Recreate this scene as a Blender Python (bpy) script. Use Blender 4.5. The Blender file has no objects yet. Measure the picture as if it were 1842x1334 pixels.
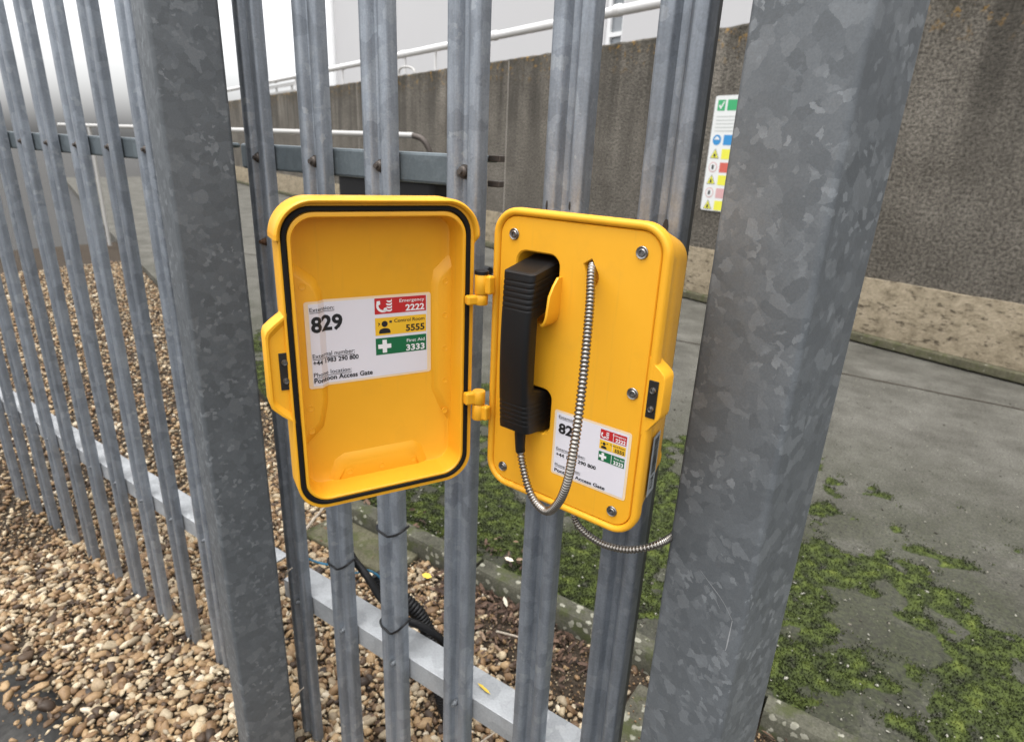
import bpy, bmesh, math, random
import numpy as np
from mathutils import Vector, Matrix, noise as mnoise
R = math.radians
random.seed(7); rng = np.random.default_rng(7)
S = bpy.context.scene
COL = S.collection
H = 1.35                                   # eye height over the gravel

# ------------------------------------------------------------------ camera
cam = bpy.data.cameras.new('camera'); camo = bpy.data.objects.new('camera', cam); COL.objects.link(camo)
pitch, roll, yaw = R(19.6817), R(2.6143), R(-33.2868)
F = Vector((math.sin(yaw)*math.cos(pitch), math.cos(yaw)*math.cos(pitch), -math.sin(pitch)))
RT = F.cross(Vector((0, 0, 1))).normalized(); UP = RT.cross(F)
rt = RT*math.cos(roll) + UP*math.sin(roll); up = UP*math.cos(roll) - RT*math.sin(roll)
camo.matrix_world = Matrix(((rt.x, up.x, -F.x, 0), (rt.y, up.y, -F.y, 0), (rt.z, up.z, -F.z, H), (0, 0, 0, 1)))
cam.sensor_fit = 'HORIZONTAL'; cam.sensor_width = 36; cam.lens = 1097.85/1842*36
cam.shift_x = -3/1842; cam.clip_start = .02; cam.clip_end = 1500
cam.dof.use_dof = True; cam.dof.focus_distance = .66; cam.dof.aperture_fstop = 9.0
S.camera = camo

# ------------------------------------------------------------------ light
SUN_EL, SUN_AZ = R(78), R(190)            # azimuth measured from +Y towards +X
w = bpy.data.worlds.new('World'); S.world = w; w.use_nodes = True
nt = w.node_tree; bg = nt.nodes['Background']
sky = nt.nodes.new('ShaderNodeTexSky'); sky.sky_type = 'NISHITA'; sky.sun_disc = False
sky.sun_elevation = SUN_EL; sky.sun_rotation = SUN_AZ; sky.air_density = 1.0; sky.dust_density = 4.0; sky.ozone_density = 1.0
hs = nt.nodes.new('ShaderNodeHueSaturation'); hs.inputs['Saturation'].default_value = .07
nt.links.new(sky.outputs[0], hs.inputs['Color']); nt.links.new(hs.outputs[0], bg.inputs[0]); bg.inputs[1].default_value = .15
sd = bpy.data.lights.new('sun', 'SUN'); sd.energy = .5; sd.angle = R(60); sd.color = (1, .97, .92)
so = bpy.data.objects.new('sun', sd); COL.objects.link(so)
sv = Vector((math.sin(SUN_AZ)*math.cos(SUN_EL), math.cos(SUN_AZ)*math.cos(SUN_EL), math.sin(SUN_EL)))
so.rotation_euler = sv.to_track_quat('Z', 'Y').to_euler()
S.view_settings.view_transform = 'Standard'; S.view_settings.look = 'None'
S.view_settings.exposure = 1.36; S.view_settings.gamma = 1

# ------------------------------------------------------------------ materials
class N:
    def __init__(s, name):
        s.m = bpy.data.materials.new(name); s.m.use_nodes = True; s.t = s.m.node_tree
        s.b = s.t.nodes['Principled BSDF']; s.tc = s.t.nodes.new('ShaderNodeTexCoord')
    def n(s, typ, **kw):
        x = s.t.nodes.new('ShaderNode'+typ)
        for k, v in kw.items():
            if k.startswith('i_'): x.inputs[k[2:].replace('_', ' ')].default_value = v
            else: setattr(x, k, v)
        return x
    def l(s, a, b): s.t.links.new(a, b)
    def obj(s, rand=False, scale=(1, 1, 1)):
        v = s.tc.outputs['Object']
        if rand:
            oi = s.n('ObjectInfo'); a = s.n('VectorMath', operation='MULTIPLY_ADD')
            c = s.n('CombineXYZ'); [s.l(oi.outputs['Random'], c.inputs[i]) for i in range(3)]
            a.inputs[1].default_value = (13, 7, 5); s.l(c.outputs[0], a.inputs[0]); s.l(v, a.inputs[2]); v = a.outputs[0]
        mp = s.n('Mapping'); mp.inputs['Scale'].default_value = scale; s.l(v, mp.inputs[0]); return mp.outputs[0]
    def noise(s, v, scale, detail=4, rough=.55, dist=0):
        x = s.n('TexNoise'); x.inputs['Scale'].default_value = scale; x.inputs['Detail'].default_value = detail
        x.inputs['Roughness'].default_value = rough; x.inputs['Distortion'].default_value = dist; s.l(v, x.inputs['Vector']); return x.outputs['Fac']
    def ramp(s, f, stops, interp='LINEAR'):
        x = s.n('ValToRGB'); e = x.color_ramp.elements; x.color_ramp.interpolation = interp
        while len(e) < len(stops): e.new(.5)
        for k, (p, c) in zip(e, stops): k.position = p; k.color = (*c, 1) if len(c) == 3 else c
        s.l(f, x.inputs[0]); return x.outputs[0]
    def grey(s, f, a, b, lo=0, hi=1):
        if a > b: a, b, lo, hi = b, a, hi, lo
        return s.ramp(f, [(a, (lo,)*3), (b, (hi,)*3)])
    def mix(s, f, a, b, mode='MIX'):
        x = s.n('MixRGB', blend_type=mode)
        for k, v in (('Fac', f), ('Color1', a), ('Color2', b)):
            if hasattr(v, 'is_linked') or hasattr(v, 'links'): s.l(v, x.inputs[k])
            elif k == 'Fac': x.inputs[k].default_value = v
            else: x.inputs[k].default_value = (*v, 1)
        return x.outputs[0]
    def col(s, c):
        if isinstance(c, tuple): s.b.inputs['Base Color'].default_value = (*c, 1)
        else: s.l(c, s.b.inputs['Base Color'])
    def set(s, rough=None, metal=None, spec=None, coat=None):
        if rough is not None:
            if hasattr(rough, 'links'): s.l(rough, s.b.inputs['Roughness'])
            else: s.b.inputs['Roughness'].default_value = rough
        if metal is not None: s.b.inputs['Metallic'].default_value = metal
        if spec is not None: s.b.inputs['Specular IOR Level'].default_value = spec
        if coat is not None: s.b.inputs['Coat Weight'].default_value = coat
    def bump(s, h, strength, dist=.002):
        b = s.n('Bump'); b.inputs['Strength'].default_value = strength; b.inputs['Distance'].default_value = dist
        s.l(h, b.inputs['Height']); s.l(b.outputs[0], s.b.inputs['Normal'])

def plain(name, c, rough=.5, metal=0, spec=.5, var=.12, scale=60, bump=0):
    k = N(name); v = k.obj(); f = k.noise(v, scale)
    k.col(k.mix(f, tuple(x*(1-var) for x in c), tuple(min(1, x*(1+var)) for x in c))); k.set(rough, metal, spec)
    if bump: k.bump(k.noise(v, scale*4), bump, .0006)
    return k.m

def galv(name, dark, mid, light, scale, metal=.55, flake=.75, streak=True, rough=(.38, .6)):
    k = N(name); v = k.obj(True)
    nz = k.n('TexNoise'); nz.inputs['Scale'].default_value = scale*1.3; nz.inputs['Detail'].default_value = 6; nz.inputs['Roughness'].default_value = .65; k.l(v, nz.inputs['Vector'])
    ad = k.n('VectorMath', operation='MULTIPLY_ADD'); ad.inputs[1].default_value = (.8/scale,)*3
    k.l(nz.outputs['Color'], ad.inputs[0]); k.l(v, ad.inputs[2])
    def vor(sc):
        x = k.n('TexVoronoi'); x.inputs['Scale'].default_value = sc; k.l(ad.outputs[0], x.inputs['Vector'])
        sp = k.n('SeparateColor'); k.l(x.outputs['Color'], sp.inputs[0]); return sp.outputs[0], sp.outputs[1]
    a, a2 = vor(scale); b, b2 = vor(scale*2.3)
    c = k.ramp(a, [(0, dark), (.55, mid), (1, tuple(x*1.12 for x in mid))])
    msk = k.ramp(b, [(flake-.03, (0, 0, 0)), (flake+.06, (.7, .7, .7)), (1, (1, 1, 1))])
    big = k.noise(v, scale*.22, 3); msk = k.mix(1, msk, k.grey(big, .4, .58), 'MULTIPLY')
    c = k.mix(msk, c, light)
    msk2 = k.grey(a2, .86, .88); c = k.mix(k.mix(1, msk2, (.35,)*3, 'MULTIPLY'), c, light)
    fine = k.noise(v, scale*9, 5, .7); c = k.mix(.35, c, k.mix(1, c, k.grey(fine, .3, .7, .55, 1.3), 'MULTIPLY'))
    sc2 = k.noise(k.obj(True, (1, 1, .06)), scale*3.2, 4, .6)
    if streak: c = k.mix(.45, c, k.mix(1, c, k.grey(sc2, .3, .7, .6, 1.3), 'MULTIPLY'))
    dirt = k.noise(v, scale*.5, 6, .7); c = k.mix(k.grey(dirt, .62, .80, 0, .35), c, (.125, .13, .135))
    oi = k.n('ObjectInfo'); c = k.mix(1, c, k.grey(oi.outputs['Random'], 0, 1, .86, 1.12), 'MULTIPLY')
    k.col(c); k.set(k.grey(k.mix(.5, b2, fine), .2, .8, rough[0], rough[1]), metal, .5)
    k.bump(k.mix(.5, fine, a), .25, .0006); return k.m

M = {}
M['galv_post'] = galv('galvanised_post', (.108, .118, .127), (.125, .136, .146), (.225, .240, .253), 58, metal=.3, flake=.84, streak=False, rough=(.5, .68))
M['galv_pale'] = galv('galvanised_pale', (.225, .247, .278), (.262, .287, .322), (.355, .378, .406), 38, metal=.58, flake=.88, rough=(.34, .52))
M['galv_rail'] = galv('galvanised_rail', (.35, .363, .374), (.395, .408, .42), (.46, .47, .48), 30, metal=.3, flake=.9, streak=False)
M['galv_rail_shaded'] = galv('galvanised_top_rail_shaded', (.105, .125, .135), (.125, .148, .16), (.15, .175, .19), 30, metal=.5, flake=.95, streak=False)  # same galvanised steel as the lower rail, with the shade on its face coloured in
M['stile'] = plain('stile_shaded', (.075, .08, .082), .5, .3, var=.2)  # dark base colour carries the shade of a side turned from the sky
def yellow():
    k = N('yellow_powder_coat'); v = k.obj(); f = k.noise(v, 40, 3)
    c = k.mix(f, (.80, .385, .018), (.84, .41, .022)); g = k.noise(v, 14, 6, .7)
    c = k.mix(k.grey(g, .52, .8, 0, .22), c, (.42, .23, .04)); sk = k.noise(k.obj(scale=(1, 1, .05)), 160, 3, .6); c = k.mix(k.grey(sk, .60, .78, 0, .14), c, (.40, .24, .06)); k.col(c); k.set(k.grey(k.noise(v, 300, 2), .3, .7, .36, .46), 0, .4)
    k.bump(k.noise(v, 1400, 2), .12, .0002); return k.m
M['yellow'] = yellow()
M['gasket'] = plain('black_rubber', (.006, .0055, .005), .75, 0, .25)
M['handset'] = plain('handset_plastic', (.0055, .0055, .006), .45, 0, .33, bump=.15, scale=300)
M['black'] = plain('black_plastic', (.008, .008, .009), .5, 0, .3)
M['chrome'] = plain('armoured_steel', (.33, .305, .275), .25, 1.0, var=.1, scale=200)
M['steel'] = plain('stainless_steel', (.27, .262, .255), .38, 1.0, var=.2, scale=300)
M['latch'] = plain('latch_steel', (.045, .042, .04), .42, .7, var=.2)
M['dark'] = plain('dark_recess', (.02, .017, .014), .6)
M['paper'] = plain('label_paper', (.70, .68, .73), .28, 0, .5, var=.02)
M['film'] = plain('label_film_edge', (.80, .62, .40), .25, 0, .5, var=.04)
M['ink'] = plain('black_ink', (.012, .012, .014), .4)
M['ink_grey'] = plain('grey_ink', (.03, .03, .033), .4)
M['red'] = plain('red_print', (.48, .02, .022), .35, var=.04)
M['amber'] = plain('amber_print', (.80, .47, .025), .35, var=.04)
M['green'] = plain('green_print', (.008, .13, .048), .35, var=.04)
M['white'] = plain('white_print', (.78, .77, .78), .35, var=.03)
M['tag'] = plain('sticker_grey', (.30, .32, .33), .4, var=.05)
M['bolt'] = plain('weathered_bolt', (.10, .085, .075), .6, .6, var=.3, scale=300)
M['bolt_grey'] = plain('dull_bolt', (.15, .16, .17), .6, .4, var=.2, scale=300)
M['scratch'] = plain('bright_scratch', (.38, .39, .40), .6, .3, var=.2, scale=400)
M['rust'] = plain('rusty_edge', (.10, .05, .025), .8, .2, var=.5, scale=400)
M['whitepipe'] = plain('white_pipe_paint', (.70, .69, .68), .45, var=.06, scale=5)
M['handrail'] = plain('grey_handrail', (.50, .49, .47), .5, .3, var=.1)
M['rope'] = plain('blue_rope', (.03, .16, .27), .7, var=.3, scale=400)
M['twig'] = plain('dry_stalk', (.36, .31, .25), .8, var=.3, scale=100)
M['leaf_yellow'] = plain('yellow_leaf', (.72, .50, .05), .6, var=.25, scale=90)
M['leaf_pale'] = plain('pale_leaf', (.62, .57, .46), .7, var=.2, scale=90)

def concrete_wall():
    k = N('weathered_concrete'); v = k.obj()
    c = k.ramp(k.noise(v, 1.6, 6, .65), [(.3, (.098, .087, .072)), (.55, (.155, .139, .117)), (.75, (.205, .186, .158))])
    gr = k.noise(v, 48, 4, .75); c = k.mix(.9, c, k.mix(1, c, k.grey(gr, .36, .64, .30, 1.7), 'MULTIPLY'))
    st = k.noise(k.obj(scale=(4.2, 4.2, .18)), 1.0, 5, .6); sx = k.n('SeparateXYZ'); k.l(k.tc.outputs['Object'], sx.inputs[0])
    mr = k.n('MapRange'); mr.inputs[1].default_value = 1.0; mr.inputs[2].default_value = 2.46; k.l(sx.outputs[2], mr.inputs[0])
    stain = k.mix(1, k.grey(st, .42, .58), k.grey(mr.outputs[0], .05, .65, .22, 1), 'MULTIPLY')
    c = k.mix(k.mix(1, stain, (.62,)*3, 'MULTIPLY'), c, (.04, .036, .030))
    top = k.n('MapRange'); top.inputs[1].default_value = 2.12; top.inputs[2].default_value = 2.46; k.l(sx.outputs[2], top.inputs[0])
    tm = k.mix(1, top.outputs[0], k.grey(k.noise(v, 5, 5, .7), .35, .6), 'MULTIPLY'); c = k.mix(k.mix(1, tm, (.75,)*3, 'MULTIPLY'), c, (.04, .036, .026))
    li = k.mix(1, k.grey(k.noise(v, 13, 5, .65), .56, .64), top.outputs[0], 'MULTIPLY'); c = k.mix(k.mix(1, li, (.75,)*3, 'MULTIPLY'), c, (.36, .20, .035))
    k.col(c); k.set(.9, 0, .25); k.bump(gr, .9, .02); return k.m
M['wall'] = concrete_wall()
def stone_plinth():
    k = N('sandy_plinth'); v = k.obj()
    c = k.ramp(k.noise(v, 9, 8, .78), [(.3, (.16, .13, .088)), (.5, (.30, .25, .175)), (.7, (.40, .335, .245))])
    c = k.mix(k.grey(k.noise(k.obj(scale=(1, 1, 2)), 14, 5, .7), .55, .66), c, (.07, .055, .04)); k.col(c); k.set(.92, 0, .2); k.bump(k.noise(v, 22, 6, .7), .8, .02); return k.m
M['plinth'] = stone_plinth()
def path_mat():
    k = N('mossy_path'); v = k.obj(); sx = k.n('SeparateXYZ'); k.l(v, sx.inputs[0])
    c = k.ramp(k.noise(v, 3.4, 8, .72), [(.3, (.055, .052, .043)), (.5, (.092, .088, .075)), (.72, (.14, .134, .117))])
    sp = k.noise(v, 120, 3, .7); c = k.mix(.6, c, k.mix(1, c, k.grey(sp, .32, .68, .25, 1.8), 'MULTIPLY'))
    wsp = k.n('TexVoronoi'); wsp.inputs['Scale'].default_value = 75; k.l(v, wsp.inputs['Vector'])
    near = k.n('MapRange'); near.inputs[1].default_value = 3.6; near.inputs[2].default_value = 1.7; k.l(sx.outputs[1], near.inputs[0])
    ms = k.mix(1, k.grey(k.noise(v, 3.2, 6, .72), .30, .50), near.outputs[0], 'MULTIPLY')
    c = k.mix(k.mix(1, ms, (.85,)*3, 'MULTIPLY'), c, k.ramp(k.noise(v, 60, 3), [(.35, (.018, .020, .012)), (.65, (.042, .048, .022))]))
    dk = k.mix(1, k.grey(k.noise(v, 4.5, 5, .7), .5, .62), near.outputs[0], 'MULTIPLY'); c = k.mix(k.mix(1, dk, (.5,)*3, 'MULTIPLY'), c, (.035, .033, .028))
    c = k.mix(k.mix(1, k.grey(wsp.outputs['Distance'], .10, .06), k.grey(k.noise(v, 9, 3), .5, .6), 'MULTIPLY'), c, (.33, .32, .27))
    k.col(c); k.set(.88, 0, .25); k.bump(k.mix(.5, sp, k.noise(v, 30, 5)), .5, .006); return k.m
M['path'] = path_mat()
def lichen(name, base, amount, scale):
    k = N(name); v = k.obj()
    c = k.ramp(k.noise(v, 9, 6, .7), [(.3, tuple(x*.38 for x in base)), (.6, tuple(x*.75 for x in base)), (.8, base)])
    c = k.mix(.6, c, k.mix(1, c, k.grey(k.noise(v, 150, 3, .7), .3, .7, .4, 1.5), 'MULTIPLY'))
    c = k.mix(k.grey(k.noise(v, 14, 5, .7), .5, .62, 0, .7), c, (.055, .065, .02))
    nz = k.n('TexNoise'); nz.inputs['Scale'].default_value = scale*2.5; k.l(v, nz.inputs['Vector'])
    ad = k.n('VectorMath', operation='MULTIPLY_ADD'); ad.inputs[1].default_value = (.5/scale,)*3; k.l(nz.outputs['Color'], ad.inputs[0]); k.l(v, ad.inputs[2])
    vo = k.n('TexVoronoi'); vo.inputs['Scale'].default_value = scale; k.l(ad.outputs[0], vo.inputs['Vector'])
    sp = k.n('SeparateColor'); k.l(vo.outputs['Color'], sp.inputs[0])
    m = k.mix(1, k.grey(vo.outputs['Distance'], .42, .36), k.grey(sp.outputs[0], 1-amount, 1-amount+.02), 'MULTIPLY')
    c = k.mix(k.mix(1, m, (.9,)*3, 'MULTIPLY'), c, k.ramp(k.noise(v, 60, 3), [(.3, (.20, .195, .15)), (.7, (.33, .32, .265))]))
    k.col(c); k.set(.9, 0, .2); k.bump(k.noise(v, 80, 4, .7), .5, .004); return k.m
M['edging'] = lichen('lichened_edging', (.125, .122, .092), .30, 42)
M['pad'] = lichen('lichened_pad', (.14, .132, .10), .55, 26)
M['footing'] = lichen('mossy_footing', (.155, .145, .095), .06, 45)
def soil():
    k = N('dark_soil'); v = k.obj(); c = k.ramp(k.noise(v, 40, 6, .7), [(.3, (.022, .016, .011)), (.6, (.055, .042, .03)), (.8, (.10, .08, .055))])
    k.col(c); k.set(.95, 0, .2); k.bump(k.noise(v, 90, 4), .8, .008); return k.m
M['soil'] = soil()
def tarmac():
    k = N('grey_tarmac'); v = k.obj(); c = k.ramp(k.noise(v, 55, 5, .7), [(.3, (.035, .034, .033)), (.7, (.075, .073, .069))]); k.col(c); k.set(.9, 0, .25); return k.m
M['tarmac'] = tarmac()
def attr_ramp(name, stops, rough, bumpscale=None):
    k = N(name); a = k.n('Attribute', attribute_name='rnd'); c = k.ramp(a.outputs['Fac'], stops); v = k.obj()
    f = k.noise(v, 180, 4, .65); k.col(k.mix(.5, c, k.mix(1, c, k.grey(f, .3, .7, .6, 1.35), 'MULTIPLY'))); k.set(rough, 0, .35); return k.m
M['gravel'] = attr_ramp('flint_gravel', [(0, (.030, .021, .016)), (.12, (.080, .049, .028)), (.3, (.20, .12, .06)), (.5, (.335, .225, .118)), (.66, (.275, .222, .153)), (.82, (.45, .355, .225)), (1, (.56, .49, .38))], .55)
M['moss'] = attr_ramp('moss', [(0, (.012, .013, .007)), (.4, (.026, .034, .009)), (.75, (.060, .080, .015)), (1, (.108, .130, .025))], .85)
M['litter'] = attr_ramp('dead_leaves', [(0, (.03, .018, .012)), (.45, (.085, .05, .034)), (.75, (.17, .105, .07)), (1, (.34, .25, .17))], .75)
M['grit'] = attr_ramp('path_grit', [(0, (.02, .018, .014)), (.5, (.07, .063, .05)), (.85, (.15, .138, .11)), (1, (.30, .28, .23))], .9)
M['chips'] = plain('pale_chips', (.28, .27, .225), .8, var=.2)
M['cladding'] = plain('grey_cladding', (.56, .552, .554), .55, 0, .3, var=.03, scale=.4)
M['trim'] = plain('white_trim', (.80, .80, .80), .5, var=.02)
k_ = N('window_glass'); k_.col((.22, .235, .25)); k_.set(.08, 0, .6); M['glass'] = k_.m
M['signwhite'] = plain('sign_white', (.72, .73, .72), .4, var=.03)
M['signgreen'] = plain('sign_green', (.04, .36, .14), .4, var=.04)
M['signblue'] = plain('sign_blue', (.035, .25, .55), .4, var=.04)
M['signyellow'] = plain('sign_yellow', (.75, .72, .07), .4, var=.04)
M['signred'] = plain('sign_red', (.58, .12, .09), .4, var=.04)
M['signpink'] = plain('sign_faded_red', (.62, .36, .36), .4, var=.04)
M['signgrey'] = plain('sign_grey', (.50, .52, .50), .4, var=.04)
M['joint'] = plain('joint_sealant', (.34, .31, .27), .8)

# ------------------------------------------------------------------ mesh helpers
class MB:
    def __init__(s): s.v = []; s.f = []
    def add(s, vs, fs):
        o = len(s.v); s.v += [tuple(x) for x in vs]; s.f += [tuple(i+o for i in f) for f in fs]; return s
    def loft(s, loops, cap0=True, cap1=True, closed=True):
        n = len(loops[0]); o = len(s.v)
        for L in loops: s.v += [tuple(p) for p in L]
        for i in range(len(loops)-1):
            for j in range(n if closed else n-1):
                a = o+i*n+j; b = o+i*n+(j+1) % n; s.f.append((a, b, b+n, a+n))
        if cap0: s.f.append(tuple(o+j for j in reversed(range(n))))
        if cap1: s.f.append(tuple(o+(len(loops)-1)*n+j for j in range(n)))
        return s
    def box(s, a, b):
        (x0, y0, z0), (x1, y1, z1) = a, b
        return s.add([(x0,y0,z0),(x1,y0,z0),(x1,y1,z0),(x0,y1,z0),(x0,y0,z1),(x1,y0,z1),(x1,y1,z1),(x0,y1,z1)],
                     [(3,2,1,0),(4,5,6,7),(0,1,5,4),(1,2,6,5),(2,3,7,6),(3,0,4,7)])
    def tube(s, pts, rad, n=10, caps=True):
        pts = [Vector(p) for p in pts]; loops = []; prev = None
        for i, p in enumerate(pts):
            t = (pts[min(i+1, len(pts)-1)]-pts[max(i-1, 0)]).normalized()
            if prev is None: a = t.orthogonal().normalized()
            else: a = (prev - t*prev.dot(t)).normalized()
            prev = a; b = t.cross(a); r = rad[i] if hasattr(rad, '__len__') else rad
            loops.append([p + a*(r*math.cos(2*math.pi*j/n)) + b*(r*math.sin(2*math.pi*j/n)) for j in range(n)])
        return s.loft(loops, caps, caps)
    def prism(s, poly, h0, h1, axis):
        # poly: (p, q) list, axis function (p, q, h) -> xyz
        return s.loft([[axis(p, q, h0) for p, q in poly], [axis(p, q, h1) for p, q in poly]])
    def build(s, name, mat, parent=None, smooth=None, bevel=0, recalc=True):
        me = bpy.data.meshes.new(name); bm = bmesh.new()
        vs = [bm.verts.new(p) for p in s.v]
        for f in s.f:
            try: bm.faces.new([vs[i] for i in f])
            except ValueError: pass
        if recalc: bmesh.ops.recalc_face_normals(bm, faces=bm.faces)
        if bevel: bmesh.ops.bevel(bm, geom=[e for e in bm.edges if e.calc_face_angle(0) > .6], offset=bevel, segments=2, profile=.5, affect='EDGES', clamp_overlap=True)
        bm.to_mesh(me); bm.free(); return link(name, me, mat, parent, smooth)
def link(name, me, mat, parent=None, smooth=None):
    if mat is not None and not me.materials: me.materials.append(M[mat] if isinstance(mat, str) else mat)
    if smooth is not None:
        for p in me.polygons: p.use_smooth = True
        if smooth < 179: me.set_sharp_from_angle(angle=R(smooth))
    o = bpy.data.objects.new(name, me); COL.objects.link(o)
    if parent: o.parent = parent
    return o
def tag(o, label=None, cat=None, group=None, kind=None):
    for k, v in (('label', label), ('category', cat), ('group', group), ('kind', kind)):
        if v: o[k] = v
    return o
def empty(name, mw=None, loc=(0, 0, 0)):
    o = bpy.data.objects.new(name, None); COL.objects.link(o); o.empty_display_size = .05
    if mw is not None: o.matrix_world = mw
    else: o.location = loc
    return o
def rrect(u0, u1, v0, v1, r, n=8):
    out = []
    for cx, cy, a0 in ((u1-r, v1-r, 0), (u0+r, v1-r, 90), (u0+r, v0+r, 180), (u1-r, v0+r, 270)):
        for i in range(n+1):
            a = R(a0+90*i/n); out.append((cx+r*math.cos(a), cy+r*math.sin(a)))
    return out
def spline(pts, n):
    pts = [Vector(p) for p in pts]; P = [2*pts[0]-pts[1]]+pts+[2*pts[-1]-pts[-2]]; out = []
    for i in range(1, len(P)-2):
        for k in range(n):
            t = k/n; a, b, c, d = P[i-1:i+3]
            out.append(.5*((2*b)+(c-a)*t+(2*a-5*b+4*c-d)*t*t+(3*b-a-3*c+d)*t**3))
    return out+[pts[-1]]
def resample(pts, step):
    L = [0]
    for a, b in zip(pts, pts[1:]): L.append(L[-1]+(b-a).length)
    n = int(L[-1]/step); out = []; j = 0
    for i in range(n+1):
        d = L[-1]*i/n
        while j < len(L)-2 and L[j+1] < d: j += 1
        out.append(pts[j].lerp(pts[j+1], (d-L[j])/max(1e-9, L[j+1]-L[j])))
    return out
def corrugated(mb, pts, r, period, depth, n=14):
    p = resample(spline(pts, 12), period/6); rad = [r-depth*(.12, 0, .12, .55, 1, .55)[i % 6] for i in range(len(p))]
    return mb.tube(p, rad, n)

# ------------------------------------------------------------------ ground, path, gravel bed
WD = Vector((.9423, -.3347, 0)); WN = Vector((.3347, .9423, 0)); WA = Vector((-1.796, 5.966, 0))
def wallp(s, off=0, z=0): return WA + WD*s + WN*off + Vector((0, 0, z))      # s metres along the wall, off metres behind its face
g = MB().add([(-400, -400, -.06), (400, -400, -.06), (400, 400, -.06), (-400, 400, -.06)], [(0, 1, 2, 3)])
tag(g.build('ground', 'tarmac'), kind='structure')
b = MB().add([(-9, .36, -.004), (1.6, .36, -.004), (1.6, 1.42, -.004), (-1.5, 1.42, -.004), (-9, 4.2, -.004)], [(0, 1, 2, 3, 4)])
tag(b.build('gravel_bed', 'soil'), kind='structure')
PATHF = [(-22, 8.35), (-9.5, 4.05), (-3.0, 1.90), (-1.56, 1.402), (6, 1.402)]
pe = [wallp(8.5, .05), wallp(-22, .05)]
poly = [(x, y) for x, y in PATHF]+[(p.x, p.y) for p in pe]
path = tag(MB().prism(poly, -.055, .050, lambda p, q, h: (p, q, h)).build('path', 'path'), kind='structure')
for a_, b0 in (((-9.0, 4.36), (1.9, 4.47)),):
    A_, B_ = Vector((*a_, .0502)), Vector((*b0, .0502)); m = MB(); lo = []
    for i in range(200):
        p = A_.lerp(B_, i/199); w_ = .007+.004*mnoise.noise(Vector((i*.4, 1, 5))); d_ = .012*mnoise.noise(Vector((i*.25, 6, 2))); lo.append([p+WN*(d_-w_)+Vector((0, 0, .0036)), p+WN*(d_+w_)+Vector((0, 0, .0036))])
    m.loft(lo, False, False, False).build('dirt_joint', 'soil', path)
xs = [-1.93, -1.0, -.09, .83, 1.75]
for i in range(4):
    x0, x1 = xs[i]+.006, xs[i+1]-.006; m = MB(); n = 24; loops = []
    for j in range(n+1):
        x = x0+(x1-x0)*j/n; e = .003*mnoise.noise(Vector((x*18, 3, i))); f = .003*mnoise.noise(Vector((x*25, 9, i)))
        loops.append([(x, 1.334+e, -.06), (x, 1.333+e, .052+f), (x, 1.341+e, .062+f), (x, 1.393, .064+f), (x, 1.400, .058), (x, 1.400, -.06)])
    m.loft(loops).build('edging_block', 'edging', path, smooth=40)
pad = MB().prism([(-.405, .44), (1.6, .44), (1.6, 1.262), (-.385, 1.272)], -.05, .022, lambda p, q, h: (p, q, h)).build('paving_pad', 'pad', bevel=.008)
tag(pad, kind='structure')
ft = MB().prism([(-1.66, 1.165), (-1.22, 1.18), (-1.235, 1.33), (-1.65, 1.325)], -.05, .016, lambda p, q, h: (p, q, h)).build('concrete_footing', 'footing', bevel=.008)
tag(ft, 'small mossy concrete footing set in the gravel against the edging', 'footing')

# ------------------------------------------------------------------ retaining wall
wm = Matrix(((WD.x, WN.x, 0, WA.x), (WD.y, WN.y, 0, WA.y), (0, 0, 1, 0), (0, 0, 0, 1)))
wall = empty('retaining_wall', wm); tag(wall, 'weathered brown concrete retaining wall with dark streaks and orange lichen', 'wall')
joints = [-30, -22.5, -14.0, -8.2, -3.33, 3.2, 9.5]
for i in range(6):
    m = MB(); a, b_ = joints[i]+.006, joints[i+1]-.006; n = int((b_-a)/.08); loops = []
    for j in range(n+1):
        s = a+(b_-a)*j/n; e = .010*mnoise.noise(Vector((s*6, 0, 0)))+.006*mnoise.noise(Vector((s*22, 5, 0))); f = .008*mnoise.noise(Vector((s*9, 7, 1)))
        loops.append([(s, 0, .56), (s, f*.3, 1.5), (s, .004, 2.445+e), (s, .02+f, 2.462+e), (s, .28, 2.462+e*.5), (s, .30, 2.44), (s, .30, .3), (s, .06, .3)])
    m.loft(loops).build('wall_panel', 'wall', wall, smooth=40)
    if i < 5: MB().box((joints[i+1]-.0055, -.002, .57), (joints[i+1]+.0055, .06, 2.44)).build('joint_strip', 'joint', wall)
m = MB(); loops = []
for j in range(281):
    s = -29+j*.135; f = .012*mnoise.noise(Vector((s*7, 2, 2)))
    loops.append([(s, -.02+f, .13), (s, -.03-f, .3), (s, -.015+f, .555+f), (s, .055, .565), (s, .055, .13)])
m.loft(loops).build('plinth', 'plinth', wall, smooth=50)
MB().box((-29, -.07, .062), (9, .05, .128)).build('base_kerb', 'footing', wall, bevel=.01)

# ------------------------------------------------------------------ white pipe over the wall
pp = empty('overhead_pipe', Matrix.Translation(wallp(0, .3, 2.46)) @ wm.to_3x3().to_4x4())
tag(pp, 'white painted pipe on short brackets above the retaining wall', 'pipe')
MB().tube([(-25, 0, .395), (-1.1, 0, .375), (7.5, 0, .365)], .052, 20).build('pipe', 'whitepipe', pp, smooth=60)
for s in (-14.2, -9.6, -6.85, -4.1, -1.75, 1.2, 4.5):
    MB().tube([(s-.05, 0, .381), (s-.04, 0, .381), (s+.04, 0, .381), (s+.05, 0, .381)], [.056, .062, .062, .056], 20).build('coupling', 'whitepipe', pp, smooth=50)
for s in (-12.6, -9.6, -8.45, -6.8, -5.75, -2.3, 1.0):
    MB().box((s-.02, -.012, -.02), (s+.02, .012, .335)).box((s-.07, -.05, -.012), (s+.07, .05, .004)).build('bracket', 'whitepipe', pp)
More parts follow.
